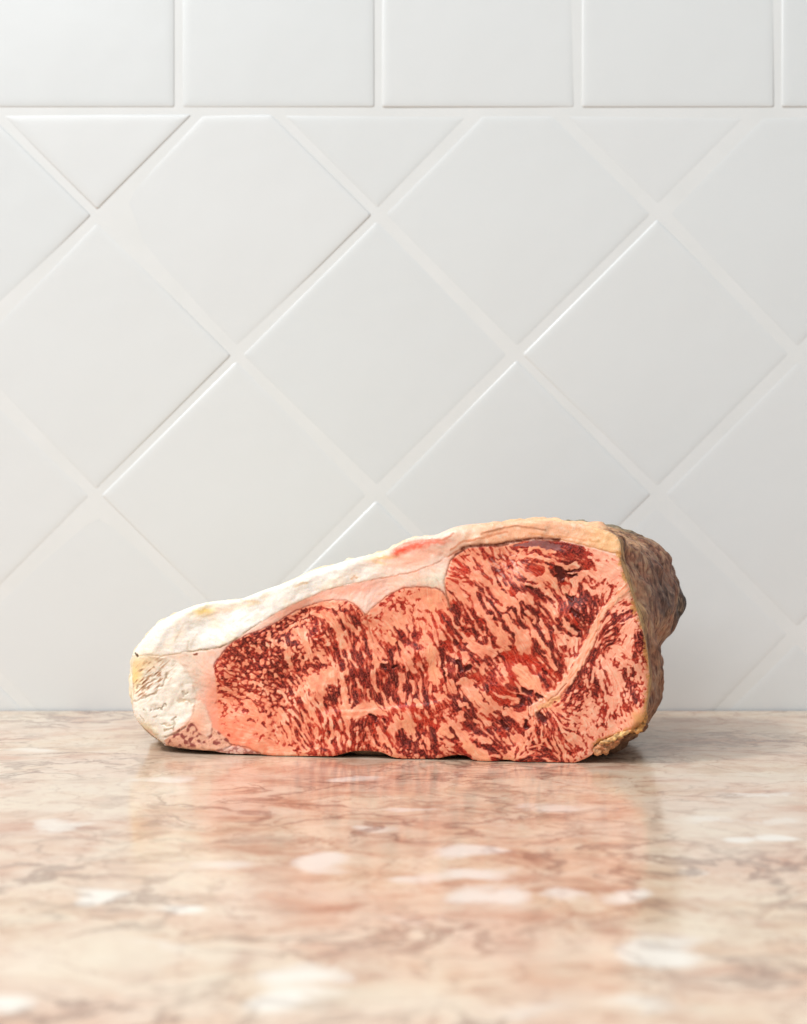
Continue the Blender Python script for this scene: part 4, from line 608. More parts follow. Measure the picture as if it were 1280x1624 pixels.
# grout bed
GB = .00036                                # grout lies this far behind the tile faces
bx, z0, z1 = 1.3, -.06, .95
mesh_obj("grout", [(-bx, GB, z0), (bx, GB, z0), (bx, GB, z1), (-bx, GB, z1), (-bx, .03, z0), (bx, .03, z0), (bx, .03, z1), (-bx, .03, z1)],
         [(0, 1, 2, 3), (4, 7, 6, 5), (0, 4, 5, 1), (3, 2, 6, 7), (0, 3, 7, 4), (1, 5, 6, 2)], M_grout, wall_root, smooth=False)
def inset(poly, d):
    n = len(poly); L = []
    for i in range(n):
        a, b = np.array(poly[i]), np.array(poly[(i + 1) % n]); e = (b - a) / np.linalg.norm(b - a); nn = np.array((-e[1], e[0])); L.append((a + nn * d, e))
    out = []
    for i in range(n):
        (p, e), (q, f) = L[i - 1], L[i]; A = np.array([[e[0], -f[0]], [e[1], -f[1]]]); s = np.linalg.solve(A, q - p); out.append(p + e * s[0])
    return np.array(out)
def round_poly(poly, r):
    out = []; n = len(poly)
    for i in range(n):
        p = np.array(poly[i]); a = np.array(poly[i - 1]) - p; b = np.array(poly[(i + 1) % n]) - p
        la, lb = np.linalg.norm(a), np.linalg.norm(b); a /= la; b /= lb; rr = min(r, la * .3, lb * .3)
        out += [p + a * rr, p + (a + b) * rr * .22, p + b * rr]
    return out
def area2(p): p = np.array(p); return .5 * np.sum(p[:, 0] * np.roll(p[:, 1], -1) - np.roll(p[:, 0], -1) * p[:, 1])
def clean(p, eps=.004):
    q = [p[i] for i in range(len(p)) if math.hypot(p[i][0] - p[i - 1][0], p[i][1] - p[i - 1][1]) > eps]; return q
def clip(poly, a, b, c):                  # keep a*x+b*z <= c
    out = []; n = len(poly)
    for i in range(n):
        p, q = poly[i], poly[(i + 1) % n]; fp, fq = a * p[0] + b * p[1] - c, a * q[0] + b * q[1] - c
        if fp <= 0: out.append(p)
        if fp * fq < 0: t = fp / (fp - fq); out.append((p[0] + t * (q[0] - p[0]), p[1] + t * (q[1] - p[1])))
    return out
def tile_mesh(poly):
    """cushion-edged tile, poly counter-clockwise seen from the room, centred"""
    if area2(poly) < 0: poly = poly[::-1]
    rings = []
    for d, y in ((0, GB + .004), (0, .00050), (.0010, .00030), (.0024, .00012), (.0044, .00003), (.0070, 0)):
        rings.append([(p[0], y, p[1]) for p in round_poly(inset(poly, d) if d else poly, .0016)])
    n = len(rings[0]); V = [v for r_ in rings for v in r_]; F = []
    for k in range(len(rings) - 1):
        for i in range(n): F.append((k * n + i, k * n + (i + 1) % n, (k + 1) * n + (i + 1) % n, (k + 1) * n + i))
    me = bpy.data.meshes.new("tile"); me.from_pydata(V, [], F + [tuple((len(rings) - 1) * n + i for i in range(n))]); me.update()
    for p in me.polygons: p.use_smooth = True
    me.materials.append(M_tile); return me
def put_tile(me, cx, cz, k):
    o = link(bpy.data.objects.new("tile", me)); o.parent = wall_root; r_ = np.random.default_rng(1000 + k)
    o.location = (cx, r_.uniform(-.00012, .00012), cz); o.rotation_euler = (math.radians(r_.normal(0, .12)), math.radians(r_.normal(0, .06)), math.radians(r_.normal(0, .12))); return o
G = 12.0 * u                              # joint width
pitch = 317 * u; seam_z = wz_(176)
half = (pitch - G) / 2
sq_me = tile_mesh([(-half, -half), (half, -half), (half, half), (-half, half)])
k = 0
for row in range(4):
    for c in range(-4, 9):
        put_tile(sq_me, wx_(283 - 158.5 + 317 * c) + 0, seam_z + G / 2 + half + row * pitch, k); k += 1
# diagonal field: joints on px+py = 488+444 i and px-py = -190+446 j
P = 444 * u; hd = (P - G * math.sqrt(2)) / 2           # half diagonal
dia = [(0, -hd), (hd, 0), (0, hd), (-hd, 0)]; dia_me = tile_mesh(dia)
zc, zf = seam_z - G / 2, -.045
for i in range(-1, 9):
    for j in range(-6, 6):
        s_, d_ = 494 + 444 * i + 222, -188 + 446 * j + 223
        px, py = (s_ + d_) / 2, (s_ - d_) / 2; cx, cz = wx_(px), wz_(py)
        if abs(cx) > .75 or cz - hd > zc - .002 or cz + hd < zf + .01: continue
        if cz + hd <= zc and cz - hd >= zf: put_tile(dia_me, cx, cz, k); k += 1; continue
        poly = clip(clip(dia, 0, 1, zc - cz), 0, -1, -(zf - cz)); poly = clean(poly)
        if len(poly) < 3 or abs(area2(poly)) < 2e-5: continue
        put_tile(tile_mesh(poly), cx, cz, k); k += 1

# ---------------------------------------------------------------- setting: stone counter
def stone_mat():
    t = NT("rose_breccia_stone"); tc = t.n('ShaderNodeTexCoord'); P_ = tc.outputs['Object']
    def warp(vec, scale, amt, det=3):
        n = t.noise(vec, scale, det); s = t.n('ShaderNodeVectorMath', operation='SUBTRACT'); t.set(s, '0', n.outputs['Color']); t.set(s, '1', (.5, .5, .5))
        m = t.n('ShaderNodeVectorMath', operation='SCALE'); t.set(m, '0', s.outputs[0]); t.set(m, 'Scale', amt)
        a = t.n('ShaderNodeVectorMath', operation='ADD'); t.set(a, '0', vec); t.set(a, '1', m.outputs[0]); return a.outputs[0]
    W1 = warp(P_, 14, .05); W2 = warp(W1, 60, .014)
    big = t.noise(W1, 9, 5, .6); medn = t.noise(W2, 34, 6, .62); fine = t.noise(W2, 190, 7, .74); vfine = t.noise(P_, 700, 3)
    base = t.ramp(medn.outputs[0], [(.32, (.34, .15, .09)), (.42, (.62, .37, .25)), (.52, (.77, .59, .45)), (.64, (.83, .71, .57)), (.76, (.66, .42, .30))])
    base2 = t.ramp(big.outputs[0], [(.32, (.60, .30, .19)), (.45, (.77, .53, .38)), (.60, (.82, .68, .48)), (.75, (.64, .41, .30))])
    c = t.mix(.5, base, base2)
    c = t.mix(t.ramp(fine.outputs[0], [(.50, 0.), (.72, .75)]), c, (.50, .27, .19, 1))
    # brecciated clasts
    vor = t.n('ShaderNodeTexVoronoi', feature='F1', distance='EUCLIDEAN'); t.set(vor, 'Vector', W2); t.set(vor, 'Scale', 26.); 
    vc = t.n('ShaderNodeSeparateColor'); t.set(vc, '0', vor.outputs['Color'])
    vd = t.n('ShaderNodeTexVoronoi', feature='DISTANCE_TO_EDGE'); t.set(vd, 'Vector', W2); t.set(vd, 'Scale', 26.)
    inner = t.ramp(vd.outputs['Distance'], [(.06, 0.), (.20, 1.)])
    pick = t.ramp(vc.outputs[0], [(.80, 0.), (.86, 1.)]); pick2 = t.ramp(vc.outputs[1], [(.66, 0.), (.74, .35)])
    c = t.mix(t.math('MULTIPLY', inner, pick2), c, (.80, .68, .52, 1))
    edge = t.ramp(vd.outputs['Distance'], [(0., .55), (.05, 0.)])
    c = t.mix(t.math('MULTIPLY', edge, t.ramp(fine.outputs[0], [(.42, 0.), (.58, 1.)])), c, (.34, .17, .11, 1))
    at = t.n('ShaderNodeAttribute', attribute_name='clast'); at2 = t.n('ShaderNodeAttribute', attribute_name='stain')
    wmask = t.ramp(t.math('ADD', at.outputs['Fac'], t.math('ADD', t.math('MULTIPLY', t.math('SUBTRACT', fine.outputs[0], .5), .9), t.math('MULTIPLY', t.math('SUBTRACT', medn.outputs[0], .5), .9))), [(.26, 0.), (.50, .55), (.80, 1.)])
    smask = t.math('MULTIPLY', at2.outputs['Fac'], t.ramp(medn.outputs[0], [(.35, 1.), (.62, .25)]))
    c = t.mix(smask, c, (.40, .19, .12, 1))
    at3 = t.n('ShaderNodeAttribute', attribute_name='pale'); c = t.mix(t.math('MULTIPLY', at3.outputs['Fac'], .48), c, (.83, .73, .60, 1))
    wm_ = wmask
    c = t.mix(t.math('MULTIPLY', wm_, .92), c, t.mix(t.math('MULTIPLY', medn.outputs[0], .6), (.95, .90, .82, 1), (.80, .69, .57, 1)))
    # thin dark veins
    vn = t.noise(W2, 22, 5, .55); ab = t.math('ABSOLUTE', t.math('SUBTRACT', vn.outputs[0], .5)); vein = t.ramp(ab, [(0., 1.), (.014, .75), (.040, 0.)])
    vg = t.ramp(t.noise(P_, 8, 2).outputs[0], [(.42, 0.), (.58, .9)])
    c = t.mix(t.math('MULTIPLY', t.math('MULTIPLY', vein, vg), .75), c, (.25, .15, .11, 1))
    c = t.mix(1., c, (.92, .92, .92, 1), 'MULTIPLY')
    t.set(t.p, 'Base Color', c); t.set(t.p, 'Roughness', t.ramp(fine.outputs[0], [(.3, .10), (.7, .17)])); t.set(t.p, 'IOR', 1.22)
    h = t.math('ADD', t.math('MULTIPLY', t.noise(P_, 30, 2).outputs[0], .6), t.math('MULTIPLY', fine.outputs[0], .05))
    t.set(t.p, 'Normal', t.n('ShaderNodeBump', i_Height=h, i_Distance=.0007, i_Strength=.35)); return t.m
M_stone = stone_mat()
def gx(px, py): d = CH * FPX / (py - 812); return (px - 640) * d / FPX, d
# pale clasts and brown stains: centre, half width, half depth (m), turn, strength
def cl(px, py, wpx, hpx, rot=0, s=1.):
    x, d = gx(px, py); _, d1 = gx(px, py - hpx * .8); _, d2 = gx(px, py + hpx * .8); return (x, d, wpx * d / FPX, abs(d1 - d2) / 2 * 1.05, rot, s)
CLASTS = [cl(735,1350,62,13), cl(752,1388,66,13,.05), cl(520,1366,38,14), cl(800,1425,70,18), cl(985,1422,75,10), cl(1035,1500,58,20,-.5,1.2), cl(150,1424,52,13), cl(285,1440,36,9),
          cl(460,1580,75,26), cl(25,1588,58,22), cl(80,1310,60,9,0,.7), cl(1225,1330,50,6), cl(1170,1332,22,5), cl(1190,1262,60,9,0,.6), cl(600,1315,40,6,0,.7), cl(270,1235,50,8,0,.8), cl(905,1282,60,7,0,.6),
          cl(480,1540,60,20,0,.7), cl(1010,1600,80,20,0,.5), cl(250,1500,70,14,0,.4), cl(655,1462,60,12,0,.4), cl(1100,1385,60,8,0,.5), cl(340,1372,50,8,0,.5), cl(60,1190,60,5,0,.6),
          cl(680,1285,60,4,0,.6), cl(1180,1300,80,8,0,.5), cl(560,1236,34,4,0,.7), cl(830,1600,80,20,0,.4)]
PALES = [cl(1150,1300,170,60), cl(180,1240,230,60,0,.8), cl(60,1150,100,14), cl(640,1600,420,60,0,.8), cl(1180,1235,120,16), cl(130,1550,180,60,0,.8), cl(300,1400,160,40,0,.6), cl(780,1490,200,40,0,.7)]
STAINS = [cl(505,1235,62,10,0,.9), cl(600,1240,50,8,0,.7), cl(380,1238,60,6,0,.5), cl(770,1230,80,6,0,.45), cl(790,1290,90,10,0,.5), cl(640,1335,50,7,0,.7), cl(455,1365,30,12,0,.5), cl(830,1362,40,16,0,.6),
          cl(850,1395,50,12,0,.8), cl(905,1412,60,6,0,.9), cl(380,1523,20,14,0,1.), cl(555,1530,90,18,0,.6), cl(960,1465,40,20,0,.7), cl(1010,1540,70,14,0,.6), cl(570,1440,60,8,0,.5), cl(110,1316,60,5,0,.8),
          cl(20,1390,40,8,0,.6), cl(200,1445,60,6,0,.5), cl(230,1300,40,14,0,.6), cl(1160,1328,40,5,0,.7), cl(1230,1342,30,4,0,.6), cl(340,1585,40,12,0,.4), cl(1100,1440,60,12,0,.4), cl(715,1453,30,8,0,.6), cl(905,1580,40,14,0,.4),
          cl(600,1300,200,16,0,.35), cl(450,1340,150,14,0,.3), cl(760,1440,120,14,0,.3), cl(1180,1475,80,14,0,.4), cl(60,1475,70,8,0,.3), cl(1060,1145,60,5,0,.5), cl(1120,1168,70,4,0,.45), cl(660,1510,60,12,0,.2)]
nx_, ny_ = 420, 460
y_edge0, y_edge1 = .36, DW - .0015
ys = np.concatenate([[y_edge0], np.linspace(.40, y_edge1, ny_ - 1)])
xs = np.concatenate([[-.95, -.8, -.6, -.45], np.linspace(-.33, .33, nx_ - 8), [.45, .6, .8, .95]])
GX, GY = np.meshgrid(xs, ys)
wn1 = np.array([[mnoise.noise(Vector((x * 45, y * 30, 3.1))) for x in xs[::4]] for y in ys[::4]])
wn2 = np.array([[mnoise.noise(Vector((x * 45, y * 30, 9.7))) for x in xs[::4]] for y in ys[::4]])
def up(a): 
    a = np.array([np.interp(np.arange(len(xs)), np.arange(0, len(xs), 4), r_) for r_ in a]); return np.array([np.interp(np.arange(len(ys)), np.arange(0, len(ys), 4), a[:, i]) for i in range(a.shape[1])]).T
w1, w2 = up(wn1), up(wn2)
def ell(L):
    out = np.zeros(GX.shape)
    for x, y, a, b, rot, s in L:
        dx, dy = GX - x + w1 * a * 1.5, GY - y + w2 * b * 1.3; c_, s_ = math.cos(rot), math.sin(rot)
        dx, dy = dx * c_ + dy * s_, -dx * s_ + dy * c_
        out = np.maximum(out, s * np.exp(-(np.hypot(dx / a, dy / b) ** 2.6) * .7))
    return out
A1, A2, A3 = ell(CLASTS), ell(STAINS), ell(PALES)
nyy, nxx = GX.shape
idx = np.arange(nyy * nxx).reshape(nyy, nxx)
V = np.stack([GX.ravel(), GY.ravel(), np.zeros(GX.size)], 1)
F = np.stack([idx[:-1, :-1].ravel(), idx[:-1, 1:].ravel(), idx[1:, 1:].ravel(), idx[1:, :-1].ravel()], 1)
# rounded front edge, underside and ends
fr = [(y_edge0 - .0015, -.0006), (y_edge0 - .0025, -.0025), (y_edge0 - .0025, -.0275), (y_edge0, -.03), (y_edge1, -.03)]
ex = []
for yy, zz in fr: ex.append([(x, yy, zz) for x in (xs[0], xs[-1])])
V = np.vstack([V, np.array(ex).reshape(-1, 3)]); base_i = nyy * nxx
prev = (idx[0, 0], idx[0, -1]); F2 = []
EF = [(base_i + 2 * i, base_i + 2 * i + 1) for i in range(len(fr))]
V2 = V; top = mesh_obj("countertop", V[:base_i], F, M_stone, None, True, attrs={'clast': A1.ravel(), 'stain': A2.ravel(), 'pale': A3.ravel()})
tag(top, kind='structure')
eo = [(xs[0], y_edge0, -.00005), (xs[-1], y_edge0, -.00005)]
Ve = eo + [tuple(v) for e in ex for v in e]; Fe = [(2 * i, 2 * i + 2, 2 * i + 3, 2 * i + 1) for i in range(len(fr))]
edge = mesh_obj("slab_edge", Ve, Fe, M_stone, top, False)

# ---------------------------------------------------------------- the piece of beef
SL = .18                                  # the cut is turned: its left end lies farther back
X905 = (905 - 640) / FPX                  # plane: y = 1 + SL*(X905 - x)
def face_pt(px, py):
    q = (np.asarray(px) - 640) / FPX
    d = (1 + SL * X905) / (1 + SL * q)
    return q * d, d, CH - (np.asarray(py) - 812) / FPX * d
FN = np.array([-SL, -1.0]) / math.hypot(SL, 1)       # outward normal of the cut (x, y)
col, rel, lab, lmask, wet = make_art()
out_px = smooth_loop(OUTLINE, 1400)
Yg, Xg = np.mgrid[0:AH, 0:AW].astype(float); Xg += AX0; Yg += AY0
ins = inside([tuple(p) for p in out_px], Xg, Yg)
# distance to the outline, evaluated on a coarse grid and interpolated; exact near the rim
cs = slice(None, None, 3)
poly_s = [tuple(p) for p in smooth_loop(OUTLINE, 220)]
dco, nxc, nyc = seg_dist(poly_s, Xg[cs, cs], Yg[cs, cs], True)
yy = np.arange(AH) / 3; xx = np.arange(AW) / 3
def upi(a):
    a = np.array([np.interp(xx, np.arange(a.shape[1]), r_) for r_ in a]); return np.array([np.interp(yy, np.arange(a.shape[0]), a[:, i]) for i in range(a.shape[1])]).T
dist = upi(dco)
cell = ins[:-1, :-1] | ins[1:, :-1] | ins[:-1, 1:] | ins[1:, 1:]
allin = ins[:-1, :-1] & ins[1:, :-1] & ins[:-1, 1:] & ins[1:, 1:]
used = np.zeros(ins.shape, bool)
for a, b in ((0, 0), (1, 0), (0, 1), (1, 1)): used[a:AH - 1 + a, b:AW - 1 + b] |= cell
bord = used & ~ins
by, bx_ = np.nonzero(bord)
dd_, qx, qy = seg_dist([tuple(p) for p in out_px[::2]], Xg[bord], Yg[bord], True)
PX, PY = Xg.copy(), Yg.copy(); PX[bord] = qx; PY[bord] = qy; dist[bord] = 0
# roundness of the rim, larger at the gristle end and at the fat cap
Rr = 7 + 26 * sm(Xg, 330, 215) + 8 * sm(Yg, 960, 880) * sm(Xg, 900, 700) + 5 * sm(Xg, 980, 1020)
t_ = np.clip(dist / Rr, 0, 1); back = Rr * (1 - np.sqrt(1 - (1 - t_) ** 2)) * .75
fx, fy, fz = face_pt(PX, PY)
rel_m = (rel - back) * .000341
lf_ = fft_noise(AH, AW, 60, 220, 91) * .0009
off = rel_m + lf_
vx = fx + FN[0] * off; vy = fy + FN[1] * off; vz = np.maximum(fz, .0004)
# overhang shadow: the underside of the rim tucks back
Vall = np.stack([vx, vy, vz], -1)
def beef_mat():
    t = NT("raw_marbled_beef")
    at = t.n('ShaderNodeAttribute', attribute_name='pigment'); lm = t.n('ShaderNodeAttribute', attribute_name='lean'); wt = t.n('ShaderNodeAttribute', attribute_name='wet')
    tc = t.n('ShaderNodeTexCoord'); n1 = t.noise(tc.outputs['Object'], 900, 4, .6); n2 = t.noise(tc.outputs['Object'], 3000, 2)
    c = t.mix(.10, at.outputs['Color'], t.mix(n1.outputs[0], (.2, .08, .06, 1), (1, .86, .74, 1)), 'SOFT_LIGHT')
    t.set(t.p, 'Base Color', c); t.set(t.p, 'Subsurface Weight', .16); t.set(t.p, 'Subsurface Radius', (1.0, .35, .2)); t.set(t.p, 'Subsurface Scale', .0011)
    r = t.math('MULTIPLY_ADD', wt.outputs['Fac'], -.24, .46); r = t.math('ADD', r, t.math('MULTIPLY', t.math('SUBTRACT', n1.outputs[0], .5), .25))
    t.set(t.p, 'Roughness', r); t.set(t.p, 'Specular IOR Level', t.math('MULTIPLY_ADD', lm.outputs['Fac'], -.14, .36)); t.set(t.p, 'Coat Weight', t.math('MULTIPLY', lm.outputs['Fac'], .05)); t.set(t.p, 'Coat Roughness', .22)
    h = t.math('ADD', n1.outputs[0], t.math('MULTIPLY', n2.outputs[0], .3))
    t.set(t.p, 'Normal', t.n('ShaderNodeBump', i_Height=h, i_Distance=.0005, i_Strength=.38)); return t.m
def crust_mat(dry=0):
    t = NT("dried_beef_skin" if dry else "fat_surface"); at = t.n('ShaderNodeAttribute', attribute_name='pigment'); tc = t.n('ShaderNodeTexCoord')
    n1 = t.noise(tc.outputs['Object'], 260, 6, .65, .6); n2 = t.noise(tc.outputs['Object'], 1400, 3)
    c = t.mix(.5, at.outputs['Color'], t.ramp(n1.outputs[0], [(.3, .18), (.7, .82)]), 'OVERLAY')
    if dry:
        mp = t.n('ShaderNodeMapping'); t.set(mp, 'Vector', tc.outputs['Object']); mp.inputs['Scale'].default_value = (1, 1, .28); mp.inputs['Rotation'].default_value = (.35, .25, 0)
        s1 = t.noise(mp.outputs[0], 230, 6, .62, 1.5); s2 = t.noise(mp.outputs[0], 75, 4, .6, .8)
        c = t.mix(t.ramp(s1.outputs[0], [(.52, 0.), (.68, .5)]), c, (.60, .42, .28, 1))
        c = t.mix(t.ramp(s1.outputs[0], [(.36, .9), (.48, 0.)]), c, (.26, .17, .14, 1), 'MULTIPLY')
        c = t.mix(t.ramp(s2.outputs[0], [(.36, .8), (.50, 0.)]), c, (.42, .28, .22, 1), 'MULTIPLY')
        c = t.mix(t.ramp(s2.outputs[0], [(.54, 0.), (.68, .4)]), c, (.50, .28, .16, 1))
        n1 = s1
    t.set(t.p, 'Base Color', c); t.set(t.p, 'Roughness', .62); t.set(t.p, 'Subsurface Weight', .08); t.set(t.p, 'Subsurface Scale', .0015)
    h = t.math('ADD', n1.outputs[0], t.math('MULTIPLY', n2.outputs[0], .2))
    t.set(t.p, 'Normal', t.n('ShaderNodeBump', i_Height=h, i_Distance=.0008, i_Strength=.32)); return t.m
M_beef, M_crust, M_dry = beef_mat(), crust_mat(), crust_mat(1)
beef = link(bpy.data.objects.new("beef_joint", None))
tag(beef, label="block of raw marbled beef with white fat cap standing cut side forward on stone counter", category="meat")
beef.location = (.06, 1.05, 0); base = np.array(beef.location)
NAMES = {0: ("muscle", "large marbled eye muscle under the thickest fat"), 1: ("muscle", "swirling pale pink muscle at the right end"), 2: ("muscle", "narrow middle muscle with a rounded top"),
         3: ("muscle", "finely flecked muscle at the left of the cut"), 4: ("muscle", "ragged darker strip along the bottom edge"), 5: ("inner_fat", None), 6: ("fat_cap", None), 7: ("gristle", None), 8: ("meat_scrap", "small dark marbled lobe under the gristle")}
cl_lab = lab[:-1, :-1]
albedo = np.minimum(lin(col) * 1.06, .93)
for L in range(9):
    cm = cell & (cl_lab == L)
    cy, cx = np.nonzero(cm)
    if len(cy) == 0: continue
    a = cy * AW + cx; q = np.stack([a + AW, a + AW + 1, a + 1, a], 1)
    uq, inv = np.unique(q, return_inverse=True); q = inv.reshape(q.shape)
    o = mesh_obj(NAMES[L][0], Vall.reshape(-1, 3)[uq] - base, q, M_beef, beef, True, albedo.reshape(-1, 3)[uq], {'lean': lmask.ravel()[uq], 'wet': wet.ravel()[uq]})
    if NAMES[L][1]: o['label'] = NAMES[L][1]

# ---- body behind the cut: lofted sections, each drafted at its own distance
NS = 720
loop = smooth_loop(OUTLINE, NS)
cxp, cyp = 650., 1075.
th = np.unwrap(np.arctan2(loop[:, 1] - cyp, loop[:, 0] - cxp))
def radial(poly):
    P_ = smooth_loop(poly, 1600); a = np.arctan2(P_[:, 1] - cyp, P_[:, 0] - cxp); r_ = np.hypot(P_[:, 1] - cyp, P_[:, 0] - cxp)
    o_ = np.argsort(a); a = a[o_]; r_ = r_[o_]; a = np.concatenate([a - 2 * math.pi, a, a + 2 * math.pi]); r_ = np.tile(r_, 3)
    tt = (th + math.pi) % (2 * math.pi) - math.pi; R = np.interp(tt, a, r_); return np.stack([cxp + np.cos(tt) * R, cyp + np.sin(tt) * R], 1)
K1 = [(214,1045),(232,1018),(262,992),(330,966),(400,953),(500,914),(600,888),(690,858),(760,840),(830,830),(900,830),(945,836),(985,848),(1020,862),(1044,886),(1056,915),(1062,950),(1058,985),(1046,1015),(1044,1050),(1046,1085),(1040,1115),(1028,1136),(1016,1151),(1002,1166),(988,1180),(968,1189),(930,1191),(600,1189),(350,1182),(262,1176),(232,1150),(212,1110)]  # lower right corner brought down so its dark underside fills the shaded wedge
K2 = [(232,1045),(250,1020),(280,1000),(340,976),(420,960),(500,930),(600,900),(690,868),(760,846),(830,832),(880,828),(925,829),(965,836),(1005,848),(1040,866),(1056,892),(1069,922),(1077,954),(1074,980),(1062,1002),(1047,1022),(1043,1048),(1044,1076),(1040,1100),(1032,1120),(1020,1136),(1002,1146),(965,1152),(930,1158),(900,1173),(600,1173),(350,1172),(280,1166),(250,1145),(235,1110)]
K3 = [(250,1060),(270,1030),(300,1012),(360,990),(430,972),(510,946),(600,918),(690,886),(760,862),(830,846),(880,838),(930,838),(975,848),(1010,862),(1038,884),(1056,915),(1064,950),(1058,985),(1040,1015),(1030,1045),(1028,1075),(1020,1100),(1005,1125),(975,1145),(930,1153),(600,1154),(350,1153),(290,1146),(262,1125),(250,1095)]
secs = []
fx0, fy0, fz0 = face_pt(loop[:, 0], loop[:, 1])
i_x = np.clip(np.round(loop[:, 0] - AX0).astype(int), 0, AW - 1); i_y = np.clip(np.round(loop[:, 1] - AY0).astype(int), 0, AH - 1)
rim_back = .75 * Rr[i_y, i_x] * .000341
rim_off = -rim_back + lf_[i_y, i_x]
cen = np.array(face_pt(cxp, cyp))
S0 = np.stack([fx0 + FN[0] * rim_off, fy0 + FN[1] * rim_off, fz0], 1)
Sin = S0.copy(); Sin += (cen - S0) / np.linalg.norm(cen - S0, axis=1)[:, None] * .0011; Sin[:, 1] += .0006
def sec(K, dep):
    p = radial(K); d = 1 + dep + SL * (X905 - (p[:, 0] - 640) / FPX) * (1 - dep * 3)
    return np.stack([(p[:, 0] - 640) * d / FPX, d, np.maximum(CH - (p[:, 1] - 812) * d / FPX, 0)], 1)
S = [S0, sec(K1, .045), sec(K2, .10), sec(K3, .165)]
Tk = [0, .28, .62, 1.0]
NT_ = 120
rings = []
def cat(P0, P1, P2, P3, t): return .5 * ((2 * P1) + (-P0 + P2) * t + (2 * P0 - 5 * P1 + 4 * P2 - P3) * t * t + (-P0 + 3 * P1 - 3 * P2 + P3) * t ** 3)
tv = np.linspace(0, 1, NT_) ** 1.15
for t in tv:
    i = min(int(np.searchsorted(Tk, t, side='right')) - 1, 2); lt = (t - Tk[i]) / (Tk[i + 1] - Tk[i])
    g = lambda q: S[min(max(q, 0), 3)]
    rings.append(cat(g(i - 1), g(i), g(i + 1), g(i + 2), lt))
R3 = np.array(rings)                                     # NT_, NS, 3
# close the back with shrinking rings
lastc = R3[-1].mean(0)
for s_, dy in ((.97, .006), (.90, .012), (.75, .016), (.5, .018), (.2, .019), (.0, .019)):
    q = lastc + (R3[NT_ - 1] - lastc) * s_; q[:, 1] = R3[NT_ - 1][:, 1] + dy; R3 = np.vstack([R3, q[None]])
NR = len(R3)
Na = fft_noise(256, NS, 14, 60, 101); Nb = fft_noise(256, NS, 5, 20, 102); Nc = fft_noise(256, NS, 3, 12, 103, ax=1., ay=.35); Nd = fft_noise(256, NS, 2, 7, 104)
nr = lambda N: N[np.clip((np.arange(NR) * 1.6).astype(int), 0, 255)]
na, nb, nc, nd_ = nr(Na), nr(Nb), nr(Nc), nr(Nd)
T = np.concatenate([tv, np.ones(NR - NT_)])[:, None]
nrm = R3 - R3.mean(1, keepdims=True); nrm[..., 1] = 0; nrm /= np.linalg.norm(nrm, axis=2, keepdims=True) + 1e-9
amp = sm(T, 0, .10) * sm(T, 1.01, .9)
disp = (na * .0014 + nb * .00035 + nc * .00018) * amp
keep = R3[..., 2].copy()
R3 = R3 + nrm * disp[..., None]
R3[..., 2] = np.where(keep < .006, np.maximum(np.minimum(R3[..., 2], keep + .0015), .0005), np.maximum(R3[..., 2], .0005))
ang_ = np.arctan2(R3[..., 2] - .05, R3[..., 0] - .05)
px_, z_ = R3[..., 0], R3[..., 2]
rt = sm(px_, .105, .125)                                # right side
tp = sm(z_, .085, .125)
def mixc(a, b, m): return a + (np.array(b) / 255. - a) * m[..., None]
cc = np.ones(R3.shape) * np.array((232, 214, 184)) / 255.
cc = mixc(cc, (242,188,144), sm(px_, .0, .06) * .9)
cc = mixc(cc, (168,112,86), rt)
cc = mixc(cc, (190,156,122), rt * sm(nc + .5 * nb, .2, 1.6) * .8)
cc = mixc(cc, (112,78,66), rt * sm(-nc + .4 * na, .2, 1.5) * .85)
cc = mixc(cc, (196,150,100), rt * sm(z_, .108, .128) * sm(nc, -1, 1) * .8)
cc = mixc(cc, (128,126,100), sm(T, .3, .5) * sm(z_, .115, .13) * sm(na, -.6, .8) * .8 * np.ones_like(z_))
cc = mixc(cc, (50,40,38), rt * np.exp(-(((z_ - .080) / .014) ** 2 + ((T - .62) / .15) ** 2)) * .95)
cc = mixc(cc, (98,76,70), rt * np.exp(-(((z_ - .088) / .012) ** 2 + ((T - .22) / .10) ** 2)) * .75)
cc = mixc(cc, (128,92,78), rt * np.exp(-(((z_ - .105) / .010) ** 2 + ((T - .3) / .12) ** 2)) * .7)
cc = mixc(cc, (158,112,86), rt * sm(z_, .075, .06) * .5)
cc = mixc(cc, (206,168,110), rt * sm(T + .012 * nb, .085, .02) * .9)
cc = mixc(cc, (104,72,50), sm(z_, .02, .004) * .6)  # skin near the counter painted darker to stand for shade under the overhang
cc = np.clip(cc * (1 + .03 * nd_[..., None]), 0, 1)
# first ring tucked inside the rim of the cut, the second on the rim
V = np.vstack([Sin[None], R3]); cc = np.vstack([cc[:1], cc]); V[..., 2] = np.maximum(V[..., 2], .0005)
NR1 = len(V); ii = np.arange(NR1 * NS).reshape(NR1, NS); jn = np.roll(ii, -1, axis=1)
Fq = np.stack([ii[:-1], jn[:-1], jn[1:], ii[1:]], -1)
xm = V[:-1, :, 0]; zm = V[:-1, :, 2]
k_r = (xm > .112)
k_t = ~k_r & (zm > .02) & (np.arange(NS)[None, :] < NS * .45)
k_b = ~k_r & ~k_t
for nm, kk, lb in (("dried_crust", k_r, "grey brown dried skin on the right side"), ("fat_surface", k_t, None), ("underside", k_b, None)):
    q = Fq[kk]; uq, inv = np.unique(q, return_inverse=True); q = inv.reshape(q.shape)
    o = mesh_obj(nm, V.reshape(-1, 3)[uq] - base, q, M_dry if nm == 'dried_crust' else M_crust, beef, True, lin(cc.reshape(-1, 3)[uq]))
    if lb: o['label'] = lb
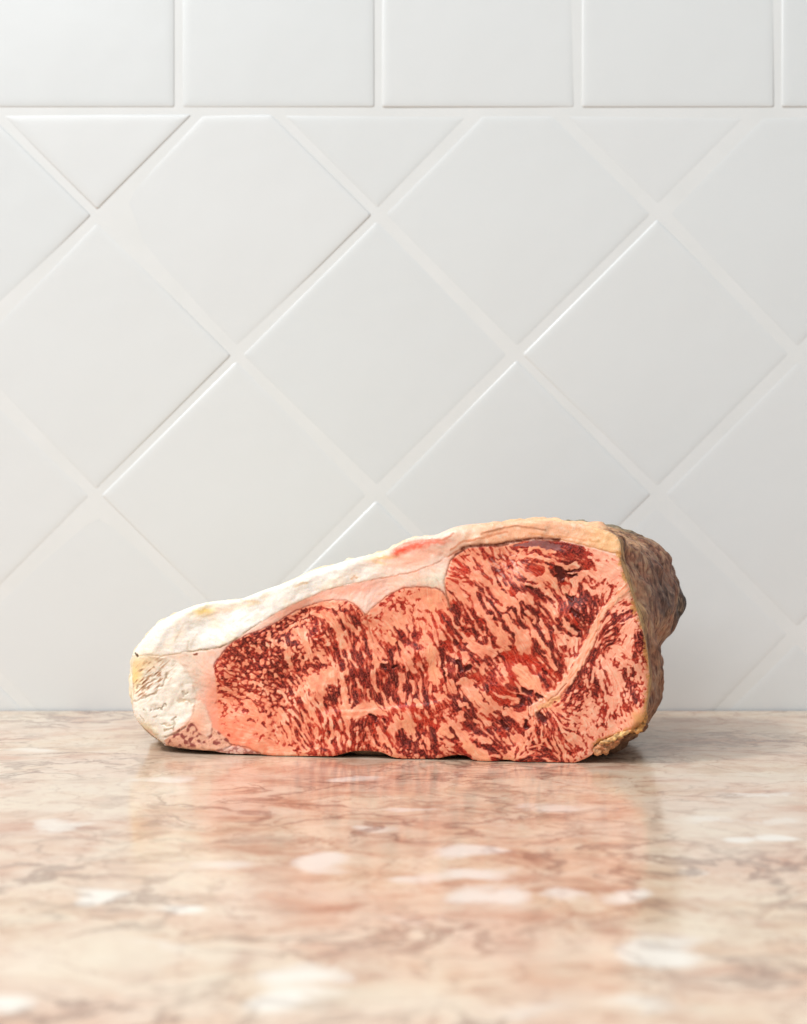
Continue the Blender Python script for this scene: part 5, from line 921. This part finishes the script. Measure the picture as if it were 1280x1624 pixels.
# ---- torn crust fringe hanging below the right edge of the cut
def shred(pts, rad, seed, colr, seg=46, ring=26):
    P_ = np.array([[float(c) for c in face_pt(p[0], p[1])] for p in pts]); P_[:, 1] += np.array([p[2] for p in pts])
    s = np.linspace(0, len(P_) - 1, seg); C0 = np.stack([np.interp(s, np.arange(len(P_)), P_[:, k]) for k in range(3)], 1)
    r0 = np.interp(s, np.arange(len(P_)), rad) * .000341
    tg = np.gradient(C0, axis=0); tg /= np.linalg.norm(tg, axis=1)[:, None]; Vv, Cc = [], []
    for i in range(seg):
        a = np.cross(tg[i], (0, 1, 0)); a /= np.linalg.norm(a); b = np.array((0, 1., 0))
        e = math.sqrt(max(1e-3, 1 - (2 * i / (seg - 1) - 1) ** 6))
        for j in range(ring):
            ph = 2 * math.pi * j / ring; dvec = a * math.cos(ph) + b * math.sin(ph) * 1.2
            p = C0[i] + dvec * r0[i] * e; n_ = mnoise.fractal(Vector(p * 420 + seed), 1.0, 2.1, 4); p = p + dvec * r0[i] * .8 * n_ * e
            p[2] = max(p[2], .0005); Vv.append(p)
            m = mnoise.noise(Vector(p * 700 + seed)); Cc.append(np.clip(np.array(colr) / 255 * (1 + .45 * m), 0, 1))
    ix = np.arange(seg * ring).reshape(seg, ring); jx = np.roll(ix, -1, 1)
    f_ = np.stack([ix[:-1], ix[1:], jx[1:], jx[:-1]], -1).reshape(-1, 4)
    Vv = Vv + [C0[0], C0[-1]]; Cc = Cc + [Cc[0], Cc[-1]]
    c0, c1 = seg * ring, seg * ring + 1
    caps = [(c0, ix[0, j], jx[0, j], c0) for j in range(0)]
    return mesh_obj("torn_shred", np.array(Vv) - base, f_, M_crust, beef, True, lin(np.array(Cc)))
shred([(938,1186,.004),(948,1190,.004),(962,1186,.005),(974,1178,.006),(986,1170,.006),(992,1164,.007)], [3, 7, 9, 8, 5, 2], 3.3, (196,140,98))
shred([(990,1162,.004),(1000,1158,.003),(1010,1156,.003),(1018,1150,.004),(1024,1138,.004),(1026,1126,.004)], [2.5, 5, 7.5, 7, 5, 3], 8.1, (186,134,76))
shred([(996,1160,.004),(1000,1166,.004),(1008,1164,.005),(1014,1156,.005)], [2, 3.4, 4, 3], 5.7, (120,84,48))
shred([(950,1180,.000),(962,1176,.000),(976,1170,.000),(990,1163,.001),(1002,1158,.001)], [2.5, 3.5, 3.5, 3.5, 2.5], 1.7, (206,160,104))
